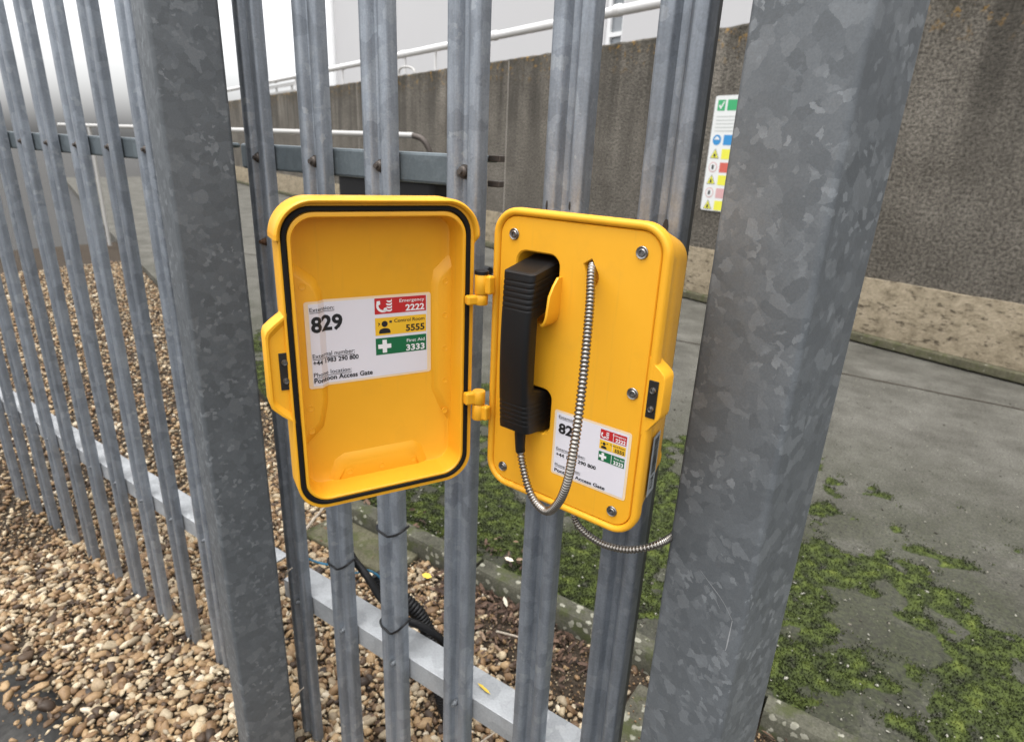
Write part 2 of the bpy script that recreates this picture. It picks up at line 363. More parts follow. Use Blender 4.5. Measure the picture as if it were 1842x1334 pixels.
hr = empty('low_guard_rail', Matrix.Translation(wallp(-13.9, .36, 2.46)) @ wm.to_3x3().to_4x4()); tag(hr, 'pale double guard rail on far end of the retaining wall', 'rail')
MB().box((-2.2, 0, .22), (1.2, .04, .29)).build('rail', 'whitepipe', hr)
MB().box((-2.2, 0, .05), (1.2, .04, .12)).build('rail', 'handrail', hr)
for s in (-1.9, -.7, .6): MB().box((s, .042, -.02), (s+.06, .08, .30)).build('post', 'handrail', hr)
br = empty('thin_bent_pipe', Matrix.Translation(wallp(-6.4, .16, 2.46)) @ wm.to_3x3().to_4x4()); 
MB().tube(spline([(-.35, 0, -.01), (-.35, 0, .10), (-.25, 0, .15), (0, 0, .14), (.18, 0, .09), (.22, 0, .0)], 6), .018, 8).build('pipe', 'handrail', br, smooth=60)
tag(br, 'thin grey bent pipe lying on top of the wall', 'pipe')

# ------------------------------------------------------------------ building
bd = empty('industrial_building', Matrix.Translation(wallp(0, 6, 0)) @ wm.to_3x3().to_4x4()); tag(bd, 'large pale grey clad building rising behind the retaining wall', 'building')
c0 = -24.45; win = (-7.95, -7.40)
m = MB(); s = c0
m.box((c0, 0, 0), (win[0], 9, 11)).box((win[1], 0, 0), (16, 9, 11)).box((win[0], .0, 0), (win[1], 9, 3.72)).box((win[0], 0, 4.95), (win[1], 9, 11)).box((win[0], .25, 3.72), (win[1], 9, 4.95))
m.build('wall', 'cladding', bd)
MB().box((c0-.30, -.08, 0), (c0-.002, .25, 11.1)).build('corner_trim', 'trim', bd)
wf = MB().box((win[0], .03, 3.72), (win[0]+.12, .09, 4.95)).box((win[1]-.05, .03, 3.72), (win[1], .09, 4.95)).box((win[0]+.122, .03, 3.72), (win[1]-.052, .09, 3.78)).box((win[0]+.122, .03, 3.93), (win[1]-.052, .09, 4.02)).build('window_frame', 'trim', bd)
MB().box((win[0]+.1, .10, 3.73), (win[1]-.02, .12, 4.94)).build('pane', 'glass', wf)
MB().box((c0-.5, -.3, 11.12), (16.2, 9.2, 11.4)).build('roof', 'trim', bd)
pl = wallp(c0-.50, 5.7, 0); cp = MB().tube([(0, 0, 0), (0, 0, 9)], .035, 8).tube([(0, 0, 9), (0, 0, 9.3)], [.03, .002], 8).build('slender_mast', 'bolt'); cp.location = pl
tag(cp, 'slender dark mast standing at the corner of the pale building', 'mast')

# ------------------------------------------------------------------ site safety sign on the wall
sg = empty('safety_sign', Matrix.Translation(wallp(-.085, -.012, 1.9045)) @ wm.to_3x3().to_4x4()); tag(sg, 'white safety notice board with coloured pictograms fixed to the wall', 'sign')
sh = .99
MB().prism(rrect(0, .74, -sh, 0, .02, 4), .006, -.004, lambda p, q, h: (p, h, q)).build('board', 'signwhite', sg)
def flat(poly, mat, name, par, y): MB().add([(p, y, q) for p, q in poly], [tuple(range(len(poly)))]).build(name, mat, par, recalc=False)
def circ(cx, cy, r, n=24): return [(cx+r*math.cos(2*math.pi*i/n), cy+r*math.sin(2*math.pi*i/n)) for i in range(n)]
def rect(x0, x1, y0, y1): return [(x0, y0), (x1, y0), (x1, y1), (x0, y1)]
Y1, Y2, Y3 = -.0052, -.0064, -.0076
flat(rect(.032, .112, -.125, -.035), 'signgreen', 'green_square', sg, Y1)
flat([(.045, -.085), (.056, -.072), (.068, -.09), (.094, -.045), (.104, -.052), (.07, -.115)], 'signwhite', 'tick', sg, Y2)
flat(rect(.135, .70, -.125, -.035), 'signgreen', 'green_strip', sg, Y1)
for i in range(5): flat(rect(.035, .70-.03*i % .1, -.178-.03*i, -.170-.03*i), 'signgrey', 'text_line', sg, Y1)
rows = [(-.37, 'c', 'signblue'), (-.49, 't', 'signyellow'), (-.605, 'r', 'signred'), (-.715, 't', 'signyellow'), (-.83, 'r', 'signpink'), (-.94, 't', 'signyellow')]
for yc, kd, mt in rows:
    if kd == 'c':
        flat(circ(.075, yc, .045), mt, 'pictogram', sg, Y1); flat([(.045+.06*i/10, yc+.002+.028*math.sin(math.pi*i/10)) for i in range(11)], 'signwhite', 'helmet', sg, Y2)
    elif kd == 't':
        flat([(.028, yc-.038), (.122, yc-.038), (.075, yc+.046)], 'ink_grey', 'triangle_border', sg, Y1)
        flat([(.035, yc-.0335), (.115, yc-.0335), (.075, yc+.037)], mt, 'triangle', sg, Y2); flat([(.06, yc-.025), (.09, yc-.025), (.08, yc+.006), (.07, yc+.008)], 'ink_grey', 'symbol', sg, Y3)
    else:
        flat(circ(.075, yc, .045), 'signpink', 'prohibition_ring', sg, Y1); flat(circ(.075, yc, .037), 'signwhite', 'disc', sg, Y2); flat(rect(.062, .085, yc-.018, yc+.02), 'ink_grey', 'symbol', sg, Y3)
    flat(rect(.145, .70, yc-.043, yc+.043), mt, 'colour_strip', sg, Y1)

# ------------------------------------------------------------------ handrail, bin and pipe on the path
hd = empty('tubular_handrail', loc=(-3.32, 3.6, .05)); tag(hd, 'slim grey tubular handrail with a bent end in front of the wall', 'handrail')
MB().tube([(-6, 0, 1.38)]+[(-.03, 0, 1.385)], .021, 12).build('rail', 'handrail', hd, smooth=60)
MB().tube(spline([(-.03, 0, 1.384), (.05, .01, 1.36), (.10, .03, 1.28), (.12, .05, 1.1), (.12, .05, .5), (.12, .05, -.02)], 8), .021, 12).build('end_post', 'bolt', hd, smooth=60)
for s in (-1.16, -3.0, -5.2): MB().tube([(s, 0, -.02), (s, 0, 1.365)], .02, 10).build('post', 'handrail', hd, smooth=60)
bn_ = empty('storage_bin', loc=(-3.47, 3.4, .05)); tag(bn_, 'black storage bin standing on the path behind the upper fence rail', 'bin')
MB().loft([[(p, q, h) for p, q in rrect(-.50-k, .50+k, -.02, .55+k, .05, 5)] for h, k in ((0, -.03), (.04, -.02), (1.06, .0))]).build('tub', 'black', bn_, smooth=35)
MB().loft([[(p, q, h) for p, q in rrect(-.53+k, .53-k, -.04+k, .58-k, .05, 5)] for h, k in ((1.065, 0), (1.115, 0), (1.135, .03), (1.145, .12))]).build('lid', 'black', bn_, smooth=35)
lp = MB().tube([(-5.3, 5.75, .10), (-3.95, 5.45, .10)], .05, 14).build('drain_pipe', 'black', smooth=60); tag(lp, 'short black pipe lying on the path near the plinth', 'pipe')

# ------------------------------------------------------------------ steel posts
PL = Vector((-.958, .285, 0)).normalized(); PB = Vector((.285, .958, 0)).normalized()
def post(corner, label, wdt=.1, up=0):
    c = Vector(corner) + PL*(wdt/2) + PB*(wdt/2)
    mw = Matrix(((-PL.x, PB.x, 0, c.x), (-PL.y, PB.y, 0, c.y), (0, 0, 1, 0), (0, 0, 0, 1)))
    e = empty('steel_post', mw); h = wdt/2
    MB().loft([[(p, q, z) for p, q in rrect(-h, h, -h, h, .0065, 6)] for z in (-.05, .4, .8, 1.2, 1.6, 2.05)]).build('shaft', 'galv_post', e, smooth=50)
    MB().loft([[(p, q, z) for p, q in rrect(-h-.003+k, h+.003-k, -h-.003+k, h+.003-k, .012, 6)] for z, k in ((2.052, 0), (2.07, 0), (2.085, .02))]).build('cap', 'black', e, smooth=40)
    return tag(e, label, 'post', 'square gate posts')
rp_ = post((-.0755, .598, 0), 'galvanised square steel post with bold spangle standing beside the yellow telephone', .109)
def scratch(pts, wd):
    m = MB(); P = spline([Vector((x+.0045, -.0547, z)) for x, z in pts], 4); lo = []
    for i, p in enumerate(P):
        a = wd*(.35+.65*abs(mnoise.noise(Vector((i*.9, 2, 1))))*1.6); lo.append([(p.x-a, p.y, p.z-a*.3), (p.x+a, p.y, p.z+a*.3)])
    m.loft(lo, False, False, False).build('scratch', 'scratch', rp_)
scratch([(-.0115, .9067), (.0019, .8983), (.0214, .8859), (.0365, .8699)], .0007); scratch([(.0368, .8690), (.0366, .8514), (.0362, .8307), (.0355, .8262)], .0011)
scratch([(-.0420, .777), (-.0330, .781), (-.0258, .7834)], .0007); scratch([(-.004, .893), (.012, .882), (.020, .874)], .0003)
post((-.985, .515, 0), 'galvanised square steel post at the fence end where the blue rope starts')

# ------------------------------------------------------------------ palisade fence
prof = [(-.0290, .019), (-.0272, .006), (-.0255, .0015), (-.0215, 0), (-.0125, 0), (-.0095, .0015), (-.0065, .0075), (-.0035, .0115), (.0035, .0115), (.0065, .0075), (.0095, .0015), (.0125, 0), (.0215, 0), (.0255, .0015), (.0272, .006), (.0290, .019)]
def smooth_prof(p, it=1):
    for _ in range(it):
        q = [p[0]]
        for a, b in zip(p, p[1:]): q += [(a[0]*.75+b[0]*.25, a[1]*.75+b[1]*.25), (a[0]*.25+b[0]*.75, a[1]*.25+b[1]*.75)]
        p = q+[p[-1]]
    return p
pf = smooth_prof(prof, 1); T = .0026
def inner(p):
    out = []
    for i in range(len(p)):
        a = p[max(i-1, 0)]; b = p[min(i+1, len(p)-1)]; dx, dy = b[0]-a[0], b[1]-a[1]; l = math.hypot(dx, dy)
        out.append((p[i][0]-dy/l*T, p[i][1]+dx/l*T))
    return out
ring = pf + inner(pf)[::-1]
def pale_mesh():
    loops = []
    for z in (-.12, .35, .7, 1.0, 1.3, 1.6, None):
        loops.append([(x, y, z if z else 1.86-abs(abs(x)-.017)*3.2) for x, y in ring])
    m = MB().loft(loops); o = m.build('pale', 'galv_pale', smooth=28); me = o.data; bpy.data.objects.remove(o); return me
PALE = pale_mesh()
YF = .6565
def angle_rail(x0, x1, y, z, name, mat, par, leg=.046, back=.058, thick=.005, bev=.0012):
    m = MB(); sgn = -1
    sec = [(y, z), (y, z-leg), (y+thick, z-leg), (y+thick, z-thick), (y+back, z-thick), (y+back, z)]
    return m.loft([[(x, p, q) for p, q in sec] for x in (x0, x1)]).build(name, mat, par, bevel=bev)
def bolt(par, x, z, y=YF+.0105, mat='bolt', r=.0075):
    m = MB(); m.loft([[(x+rr*math.cos(a*math.pi/6), y-d, z+rr*math.sin(a*math.pi/6)) for a in range(12)] for rr, d in ((r*1.25, 0), (r*1.25, .002), (r, .0021), (r, .006), (r*.75, .0085), (r*.3, .0092))])
    m.tube([(x, y-.001, z), (x, y-.013, z)], .0035, 8)
    return m.build('bolt', mat, par, smooth=35)
fp = empty('palisade_panel', loc=(0, 0, 0)); tag(fp, 'galvanised steel palisade panel carrying the yellow telephone', 'fence', 'palisade fence panels')
PX = [-.972, -.829, -.684, -.5295, -.3755, -.2525]
tilt = [0, .002, -.001, .001, 0, .001]
for x, tl in zip(PX, tilt):
    o = link('pale', PALE, None, fp); o.location = (x, YF, 0); o.rotation_euler = (0, tl, 0)
angle_rail(-1.045, -.19, .6785, H-.935, 'rail', 'galv_rail', fp, leg=.047, back=.062)
angle_rail(-1.045, -.512, .6785, H-.0055, 'rail', 'galv_rail_shaded', fp, leg=.042, back=.045, thick=.009, bev=.004)
for x in PX[:4]: bolt(fp, x, H-.027)
for x in PX[:5]: bolt(fp, x, H-.95, mat='bolt_grey', r=.0052)
bolt(fp, -.2525, H-.95, mat='bolt_grey', r=.0052)
bolt(fp, PX[0]-.004, 1.182, mat='rust', r=.006)
MB().box((-.2365, .679, -.1), (-.2268, .70, 1.8)).build('stile', 'stile', fp)
for z in (1.341, 1.3085): MB().box((-.5118, .694, z-.004), (-.4925, .706, z+.004)).build('catch_prong', 'bolt', fp, bevel=.001)
for x, z, a, c_ in ((-.394, 1.291, .0012, .006), (-.3625, 1.293, .0010, .005), (-.2420, 1.281, .0030, .008)):
    MB().prism([(x+a*math.cos(t*math.pi/8)*(1+.15*math.sin(t*5)), z+c_*math.sin(t*math.pi/8)) for t in range(16)], YF-.0006, YF+.0004, lambda p, q, h: (p, h, q)).build('slot_hole', 'dark', fp)
f2 = empty('palisade_panel', loc=(0, 0, 0)); tag(f2, 'galvanised steel palisade panel with no telephone, running on past the post', 'fence', 'palisade fence panels')
for i in range(11):
    o = link('pale', PALE, None, f2); o.location = (-1.19-.151*i, YF, 0)
    bolt(f2, -1.19-.151*i, H-.027); bolt(f2, -1.19-.151*i, H-.95, mat='bolt_grey', r=.0052)
angle_rail(-2.95, -1.11, .6785, H-.935, 'rail', 'galv_rail', f2, leg=.047, back=.062)
angle_rail(-2.95, -1.11, .6785, H-.0055, 'rail', 'galv_rail_shaded', f2, leg=.042, back=.045, thick=.009, bev=.004)

# ------------------------------------------------------------------ telephone
be = Vector((.2035, -.0115, 0)).normalized(); by = Vector((-be.y, be.x, 0))
TM = Matrix(((be.x, by.x, 0, -.3935), (be.y, by.y, 0, .5465), (0, 0, 1, H-.054), (0, 0, 0, 1)))
tel = empty('weatherproof_telephone', TM); tag(tel, 'yellow weatherproof emergency telephone with its lid open, mounted on the palisade', 'telephone')
P3 = lambda u, v, wv: (u, -wv, v)            # u across, v up, wv out towards the caller
def RL(u0, u1, v0, v1, r, wv, n=8): return [P3(u, v, wv) for u, v in rrect(u0, u1, v0, v1, r, n)]
W_, H_ = .204, .33
def IN(i, wv, r=None): return RL(i, W_-i, -H_+i, -i, (.030-i if r is None else r), wv)
shell = [RL(.014, .190, -.283, -.022, .020, -.074), RL(.0105, .1935, -.287, -.018, .023, -.070), RL(.0055, .1985, -.312, -.0075, .027, -.034),
         RL(.0035, .2005, -.3255, -.0035, .028, -.0165), IN(.0016, -.0145), IN(.0003, -.0125), IN(0, -.010), IN(0, -.0035), IN(.0010, -.0010), IN(.0026, 0), IN(.0052, 0), IN(.0068, -.0012), IN(.0078, -.0032), IN(.0082, -.0075)]
MB().loft(shell, True, False).build('housing', 'yellow', tel, smooth=38)
for (u, v, a, b_) in ((.1885, -.262, .0055, .014),):      # mounting lugs on the back edge
    MB().loft([[(u+k*math.cos(t*math.pi/8)*a, y, v+k*math.sin(t*math.pi/8)*b_) for t in range(16)] for y, k in ((.028, .3), (.042, .75), (.056, 1), (.073, .97))]).build('mounting_lug', 'yellow', tel, smooth=45)
MB().box((.03, .0745, -.25), (.05, .1075, -.06)).build('mounting_bracket', 'black', tel); MB().box((.15, .0745, -.25), (.17, .1175, -.06)).build('mounting_bracket', 'black', tel)

def holed_panel():
    bm = bmesh.new(); wv = -.003
    def ringv(L): return [bm.verts.new(p) for p in L]
    def strip(a, b):
        for i in range(len(a)):
            j = (i+1) % len(a); bm.faces.new((a[i], a[j], b[j], b[i]))
    o0 = ringv(IN(.0084, -.0075)); o1 = ringv(IN(.0086, -.0042)); o2 = ringv(IN(.0096, wv)); strip(o0, o1); strip(o1, o2)
    edges = []
    def ed(L): return [bm.edges.get((L[i], L[(i+1) % len(L)])) or bm.edges.new((L[i], L[(i+1) % len(L)])) for i in range(len(L))]
    edges += ed(o2)
    def recess(poly2, depth, draft, rd=.0016):
        cx = sum(p[0] for p in poly2)/len(poly2); cy = sum(p[1] for p in poly2)/len(poly2)
        def sc(p, d):
            dx, dy = p[0]-cx, p[1]-cy; l = math.hypot(dx, dy); return (p[0]-dx/l*d, p[1]-dy/l*d)
        a = ringv([P3(u, v, wv) for u, v in poly2]); b = ringv([P3(*sc(p, rd*.35), wv-rd*.4) for p in poly2]); c = ringv([P3(*sc(p, rd), wv-rd) for p in poly2])
        d = ringv([P3(*sc(p, rd+draft), -depth) for p in poly2]); strip(a, b); strip(b, c); strip(c, d); bm.faces.new(d); edges.extend(ed(a))
    recess(rrect(.0305, .0868, -.118, -.0420, .013, 6), .034, .002)
    recess(rrect(.0305, .0880, -.2458, -.1895, .012, 6), .034, .001)
    recess([(.1232, -.0402), (.1135, -.0468), (.1150, -.0520), (.1225, -.0665), (.1300, -.0690), (.1330, -.0610), (.1318, -.0545)], .016, .002, .0008)
    bmesh.ops.triangle_fill(bm, use_beauty=True, use_dissolve=False, edges=edges)
    bmesh.ops.recalc_face_normals(bm, faces=bm.faces)
    me = bpy.data.meshes.new('face_plate'); bm.to_mesh(me); bm.free(); return me
link('face_plate', holed_panel(), 'yellow', tel, smooth=35)

def screw(par, u, v, wv, r=.0062, fr=P3):
    m = MB(); prf = [(r, -.003), (r, .0010), (r*.90, .0017), (r*.80, .0013), (r*.62, .0012), (r*.50, .0020), (r*.40, .0020)]
    m.loft([[fr(u+q*math.cos(t*math.pi/9), v+q*math.sin(t*math.pi/9), wv+d) for t in range(18)] for q, d in prf], True, False)
    m.loft([[fr(u+q*math.cos(t*math.pi/9), v+q*math.sin(t*math.pi/9), wv+d) for t in range(18)] for q, d in ((r*.40, .0020), (r*.34, .0003))], False, True)
    o = m.build('screw', 'steel', par, smooth=30); return o
for u, v in ((.0268, -.0275), (.1757, -.0283), (.0243, -.3055), (.1743, -.3055), (.1826, -.1668)): screw(tel, u, v, -.003)

# latch flange and plate on the housing
def flange(polyo, w0, w1, name, par, rim=.0016, d=0):
    n = len(polyo); cx = sum(p[0] for p in polyo)/n; cy = sum(p[1] for p in polyo)/n
    def sc(k): return [(cx+(p[0]-cx)*(1-k), cy+(p[1]-cy)*(1-k*.25)) for p in polyo]
    return MB().loft([[P3(u, v, w0) for u, v in polyo], [P3(u, v, w1-rim) for u, v in polyo], [P3(u, v, w1-rim*.3) for u, v in sc(.04)], [P3(u, v, w1) for u, v in sc(.12)]]).build(name, 'yellow', par, smooth=30)
flange([(.1965, -.124), (.2030, -.1310), (.2085, -.1345), (.2140, -.1395), (.2155, -.1440), (.2155, -.1800), (.2143, -.1850), (.2085, -.1930), (.2030, -.2005), (.1965, -.207)], -.020, -.0002, 'latch_flange', tel)
def latch_plate(par, u0, u1, v0, v1, wv):
    o = MB().box(P3(u0, v0, wv-.0015), P3(u1, v1, wv+.0006)).build('latch_plate', 'latch', par, bevel=.0004)
    for f in (.26, .76): screw(o if par is tel else par, (u0+u1)/2+.0004, v0+(v1-v0)*f, wv+.0012, .0031)
latch_plate(tel, .1998, .2098, -.1855, -.1467, .0004)

# cradle hook
m = MB(); pth = [(.0890, -.064), (.0890, -.072), (.0890, -.082), (.0890, -.092), (.0888, -.100), (.0878, -.1065), (.0850, -.1115), (.0805, -.1145), (.0760, -.1155)]
wfr = [.004, .0115, .0180, .0195, .0205, .0205, .0195, .0170, .012]
loops = []
for i, ((u, v), wf_) in enumerate(zip(pth, wfr)):
    a = pth[max(0, i-1)]; c = pth[min(len(pth)-1, i+1)]; dx, dy = c[0]-a[0], c[1]-a[1]; l = math.hypot(dx, dy); nx, ny = -dy/l*.0014, dx/l*.0014
    loops.append([P3(u-nx, v-ny, -.006), P3(u+nx, v+ny, -.006), P3(u+nx, v+ny, wf_-.0006), P3(u+nx*.4, v+ny*.4, wf_), P3(u-nx*.4, v-ny*.4, wf_), P3(u-nx, v-ny, wf_-.0006)])
m.loft(loops).build('cradle_hook', 'yellow', tel, smooth=40)

# handset
def hs_sec(vf, vb, wf_, wb, hw, uc=.0580, n=5):
    pts = []
    for u, q in rrect(uc-hw, uc+hw, wb, wf_, min(.0060, (wf_-wb)*.4), n): pts.append(P3(u, vb+(vf-vb)*(q-wb)/(wf_-wb), q))
    return pts
loops = []; N_ = 220
def lerp(a, b, t): t = max(0, min(1, t)); t = t*t*(3-2*t); return a+(b-a)*t
loops.append(hs_sec(-.0595, -.0480, .0225, -.020, .0135)); loops.append(hs_sec(-.0590, -.0478, .0265, -.026, .0172))
for i in range(N_+1):
    t = i/N_; vf = -.0612-(.2358-.0612)*t; vb = -.0495-(.2445-.0495)*t
    wf_ = .0300+.0055*math.sin(math.pi*t)**1.0-.002*t
    wb = -.030+lerp(0, .044, (-.100-vf)/.012)-lerp(0, .044, (-.1845-vf)/.012)
    hw = .0200-.0012*math.sin(math.pi*t)
    for a, b_ in ((-.0650, -.0985), (-.1985, -.2300)):
        if b_ < vf < a:
            ph = ((a-vf)/.0056) % 1; g_ = (1 if ph < .6 else (0 if .65 < ph < .95 else .5)); wf_ += .00045*g_-.0004; hw += .0003*g_-.00028
    loops.append(hs_sec(vf, vb, wf_, wb, hw))
loops.append(hs_sec(-.2368, -.2455, .0255, -.027, .0180)); loops.append(hs_sec(-.2372, -.2458, .021, -.022, .0140))
hset = MB().loft(loops).build('handset', 'handset', tel, smooth=40)
MB().tube([P3(.0580, -.232, .012), P3(.0582, -.246, .012), P3(.0590, -.262, .012), P3(.0598, -.2675, .012), P3(.0602, -.2690, .012)], [.0066, .0064, .0056, .0056, .0042], 16).build('cord_boot', 'black', hset, smooth=50)
cord = [(.1195, -.014, -.046), (.1235, -.004, -.0495), (.1290, .006, -.0565), (.1406, .024, -.0805), (.1563, .052, -.1259), (.1652, .070, -.1681), (.1656, .076, -.2115), (.1585, .070, -.2454), (.1436, .058, -.2789), (.1223, .044, -.3052), (.0995, .032, -.3106), (.0802, .022, -.3015), (.0652, .014, -.2818), (.0606, .012, -.2700), (.0590, .012, -.2600)]
corrugated(MB(), [P3(u, v, q) for u, q, v in cord], .0047, .0040, .0015, 16).build('armoured_cord', 'chrome', tel, smooth=45)

# ---- label printing helpers
TXT = {}
def text_mesh(txt, bold):
    key = (txt, bold)
    if key not in TXT:
        cu = bpy.data.curves.new('t', 'FONT'); cu.body = txt; cu.size = 1; cu.offset = bold; cu.resolution_u = 3
        o = bpy.data.objects.new('t', cu); COL.objects.link(o); dg = bpy.context.evaluated_depsgraph_get(); dg.update()
        me = o.evaluated_get(dg).to_mesh(); v = [(p.co.x, p.co.y) for p in me.vertices]; f = [tuple(p.vertices) for p in me.polygons]
        o.evaluated_get(dg).to_mesh_clear(); bpy.data.objects.remove(o); bpy.data.curves.remove(cu); TXT[key] = (v, f)
    return TXT[key]
def put_text(mb, txt, x, y, width, cap, bold=0.0, right=False):
    v, f = text_mesh(txt, bold); x0 = min(p[0] for p in v); x1 = max(p[0] for p in v); sx = width/(x1-x0); sy = cap/.73
    if right: x -= width
    mb.add([(x+(p[0]-x0)*sx, y+p[1]*sy, 0) for p in v], f); return mb
class Sheet:
    """flat print: polygons in label coordinates (x right, y down negative), laid on a surface function"""
    def __init__(s, par, fn, bends=()): s.par = par; s.fn = fn; s.bends = bends
    def put(s, mb, mat, name, lift):
        bm = bmesh.new(); vs = [bm.verts.new(p) for p in mb.v]
        for f in mb.f:
            try: bm.faces.new([vs[i] for i in f])
            except ValueError: pass
        for x in s.bends: bmesh.ops.bisect_plane(bm, geom=bm.verts[:]+bm.edges[:]+bm.faces[:], plane_co=(x, 0, 0), plane_no=(1, 0, 0))
        for v in bm.verts: v.co = s.fn(v.co.x, v.co.y, lift)
        me = bpy.data.meshes.new(name); bm.to_mesh(me); bm.free()
        return link(name, me, mat, s.par)
def quad(mb, x0, x1, y0, y1): return mb.add([(x, y, 0) for x, y in rect(x0, x1, y0, y1)], [(0, 1, 2, 3)])
def polym(mb, pts): return mb.add([(x, y, 0) for x, y in pts], [tuple(range(len(pts)))])
def rr(mb, x0, x1, y0, y1, r): return polym(mb, rrect(x0, x1, y0, y1, r, 5))
def phone_icon(mb, x, y, s):
    th = [R(a) for a in range(175, 296, 10)]; cx, cy = x+s*.62, y+s*.62
    L = [(cx+s*.62*math.cos(a), cy+s*.62*math.sin(a)) for a in th]; I = [(cx+s*.42*math.cos(a), cy+s*.42*math.sin(a)) for a in th]
    for i in range(len(L)-1): polym(mb, [L[i], L[i+1], I[i+1], I[i]])
    polym(mb, [(x+s*.0, y+s*.62), (x+s*.06, y+s*1.0), (x+s*.34, y+s*1.02), (x+s*.36, y+s*.72), (x+s*.2, y+s*.64)])
    polym(mb, [(x+s*.70, y-s*.02), (x+s*1.0, y+s*.16), (x+s*.88, y+s*.42), (x+s*.66, y+s*.36), (x+s*.60, y+s*.12)])
def flame_icon(mb, x, y, w_, h_):
    for k in range(4):
        yy = y+h_*k*.24; d = (.10 if k % 2 else 0)*w_
        polym(mb, [(x+d, yy+h_*.16), (x+w_*.25+d, yy+h_*.02), (x+w_*.7, yy), (x+w_, yy+h_*.10), (x+w_*.95, yy+h_*.30), (x+w_*.85, yy+h_*.17), (x+w_*.5, yy+h_*.13), (x+w_*.2+d, yy+h_*.18)])
def person_icon(mb, x, y, s):
    polym(mb, [(x+s*.5+s*.235*math.cos(2*math.pi*i/20), y+s*.73+s*.235*math.sin(2*math.pi*i/20)) for i in range(20)])
    polym(mb, [(x+s*.06, y), (x+s*.94, y)]+[(x+s*.5+s*.44*math.cos(R(a)), y+s*.08+s*.33*math.sin(R(a))**.7) for a in range(0, 181, 15)])
    polym(mb, [(x-s*.02, y+s*.58), (x+s*.10, y+s*.78), (x+s*.16, y+s*.76), (x+s*.04, y+s*.60)]); polym(mb, [(x+.0*s, y+s*.86), (x+s*.04, y+s*.72), (x+s*.16, y+s*.80)])
def cross_icon(mb, cx, cy, a, t):
    polym(mb, [(cx-t, cy-a), (cx+t, cy-a), (cx+t, cy-t), (cx+a, cy-t), (cx+a, cy+t), (cx+t, cy+t), (cx+t, cy+a), (cx-t, cy+a), (cx-t, cy+t), (cx-a, cy+t), (cx-a, cy-t), (cx-t, cy-t)])

def print_label(sh, W, Hh, T_, divider):
    rr_ = MB(); rr(rr_, 0, W, -Hh, 0, .003); sh.put(rr_, 'film', 'label_film', .0003)
    pp_ = MB(); quad(pp_, .0028 if W < .1 else .0045, W-(.0028 if W < .1 else .0045), -Hh+.0026, -.0026); sh.put(pp_, 'paper', 'label', .0005)
    def word(mat, txt, *a, **k): sh.put(put_text(MB(), txt, *a, **k), mat, 'lettering', .0009)
    def icon(mat, fn, *a): m = MB(); fn(m, *a); sh.put(m, mat, 'pictogram', .0009)
    for txt, x, y, wd, cap in T_['thin']:
        word('ink_grey', txt, x, y, wd, cap, .006); m = MB(); quad(m, x, x+wd, y-cap*.36, y-cap*.24); sh.put(m, 'ink_grey', 'underline', .0009)
    for txt, x, y, wd, cap, bo in T_['bold']: word('ink', txt, x, y, wd, cap, bo)
    px0, px1 = T_['px']
    for mt, nm, y0, y1 in T_['panels']:
        p = MB(); quad(p, px0, px1, y0, y1); sh.put(p, mt, nm, .0007)
    (_, _, ry0, ry1), (_, _, ay0, ay1), (_, _, gy0, gy1) = T_['panels']; ph = ry1-ry0; pw = px1-px0; rx = px1-pw*.035
    word('white', 'Emergency', rx, ry0+ph*.66, pw*.49, ph*.22, .006, right=True); word('white', '2222', rx, ry0+ph*.10, pw*.375, ph*.40, .03, right=True)
    word('white', 'First Aid', rx, gy0+ph*.66, pw*.36, ph*.22, .006, right=True); word('white', '3333', rx, gy0+ph*.10, pw*.375, ph*.40, .03, right=True)
    ay = ay1-ay0
    word('ink', 'Control Room', rx, ay0+ay*.68, pw*(.60 if not divider else .55), ay*.20, .012, right=True); word('ink', '5555', rx, ay0+ay*.12, pw*.375, ay*.38, .03, right=True)
    icon('white', phone_icon, px0+pw*.03, ry0+ph*.10, ph*.56 if divider else ph*.72); icon('white', flame_icon, px0+pw*.21, ry0+ph*.12, pw*.12, ph*.80)
    icon('white', cross_icon, px0+pw*.17, (gy0+gy1)/2, min(pw*.14, ph*.42), ph*.14)
    icon('ink', person_icon, px0+pw*.055, ay0+ay*.10, ay*.74); icon('ink_grey', quad, px0+pw*.27, px0+pw*.32, ay0+ay*.68, ay0+ay*.80)
    if divider:
        for y0, y1 in ((ry0, ry1), (gy0, gy1), (ay0, ay1)): icon('white', quad, px0+pw*.495, px0+pw*.512, y0+ph*.04, y1-ph*.04)

lb = empty('information_label', None); lb.parent = tel; lb.location = P3(.0933, -.2093, -.003)
T1 = dict(thin=[('Extension:', .006, -.0085, .0235, .0033), ('External number:', .0055, -.0472, .0375, .0033), ('Phone location:', .005, -.0673, .0335, .0033)],
          bold=[('829', .0065, -.0262, .0275, .0120, .035), ('+44 1983 290 800', .0055, -.0547, .0515, .0042, .025), ('Pontoon Access Gate', .005, -.0747, .065, .0042, .025)],
          px=(.0585, .0893), panels=[('red', 'red_panel', -.0160, -.0053), ('amber', 'amber_panel', -.0278, -.0175), ('green', 'green_panel', -.0417, -.0308)])
print_label(Sheet(lb, lambda x, y, l: Vector((x, -l, y))), .0943, .0788, T1, True)

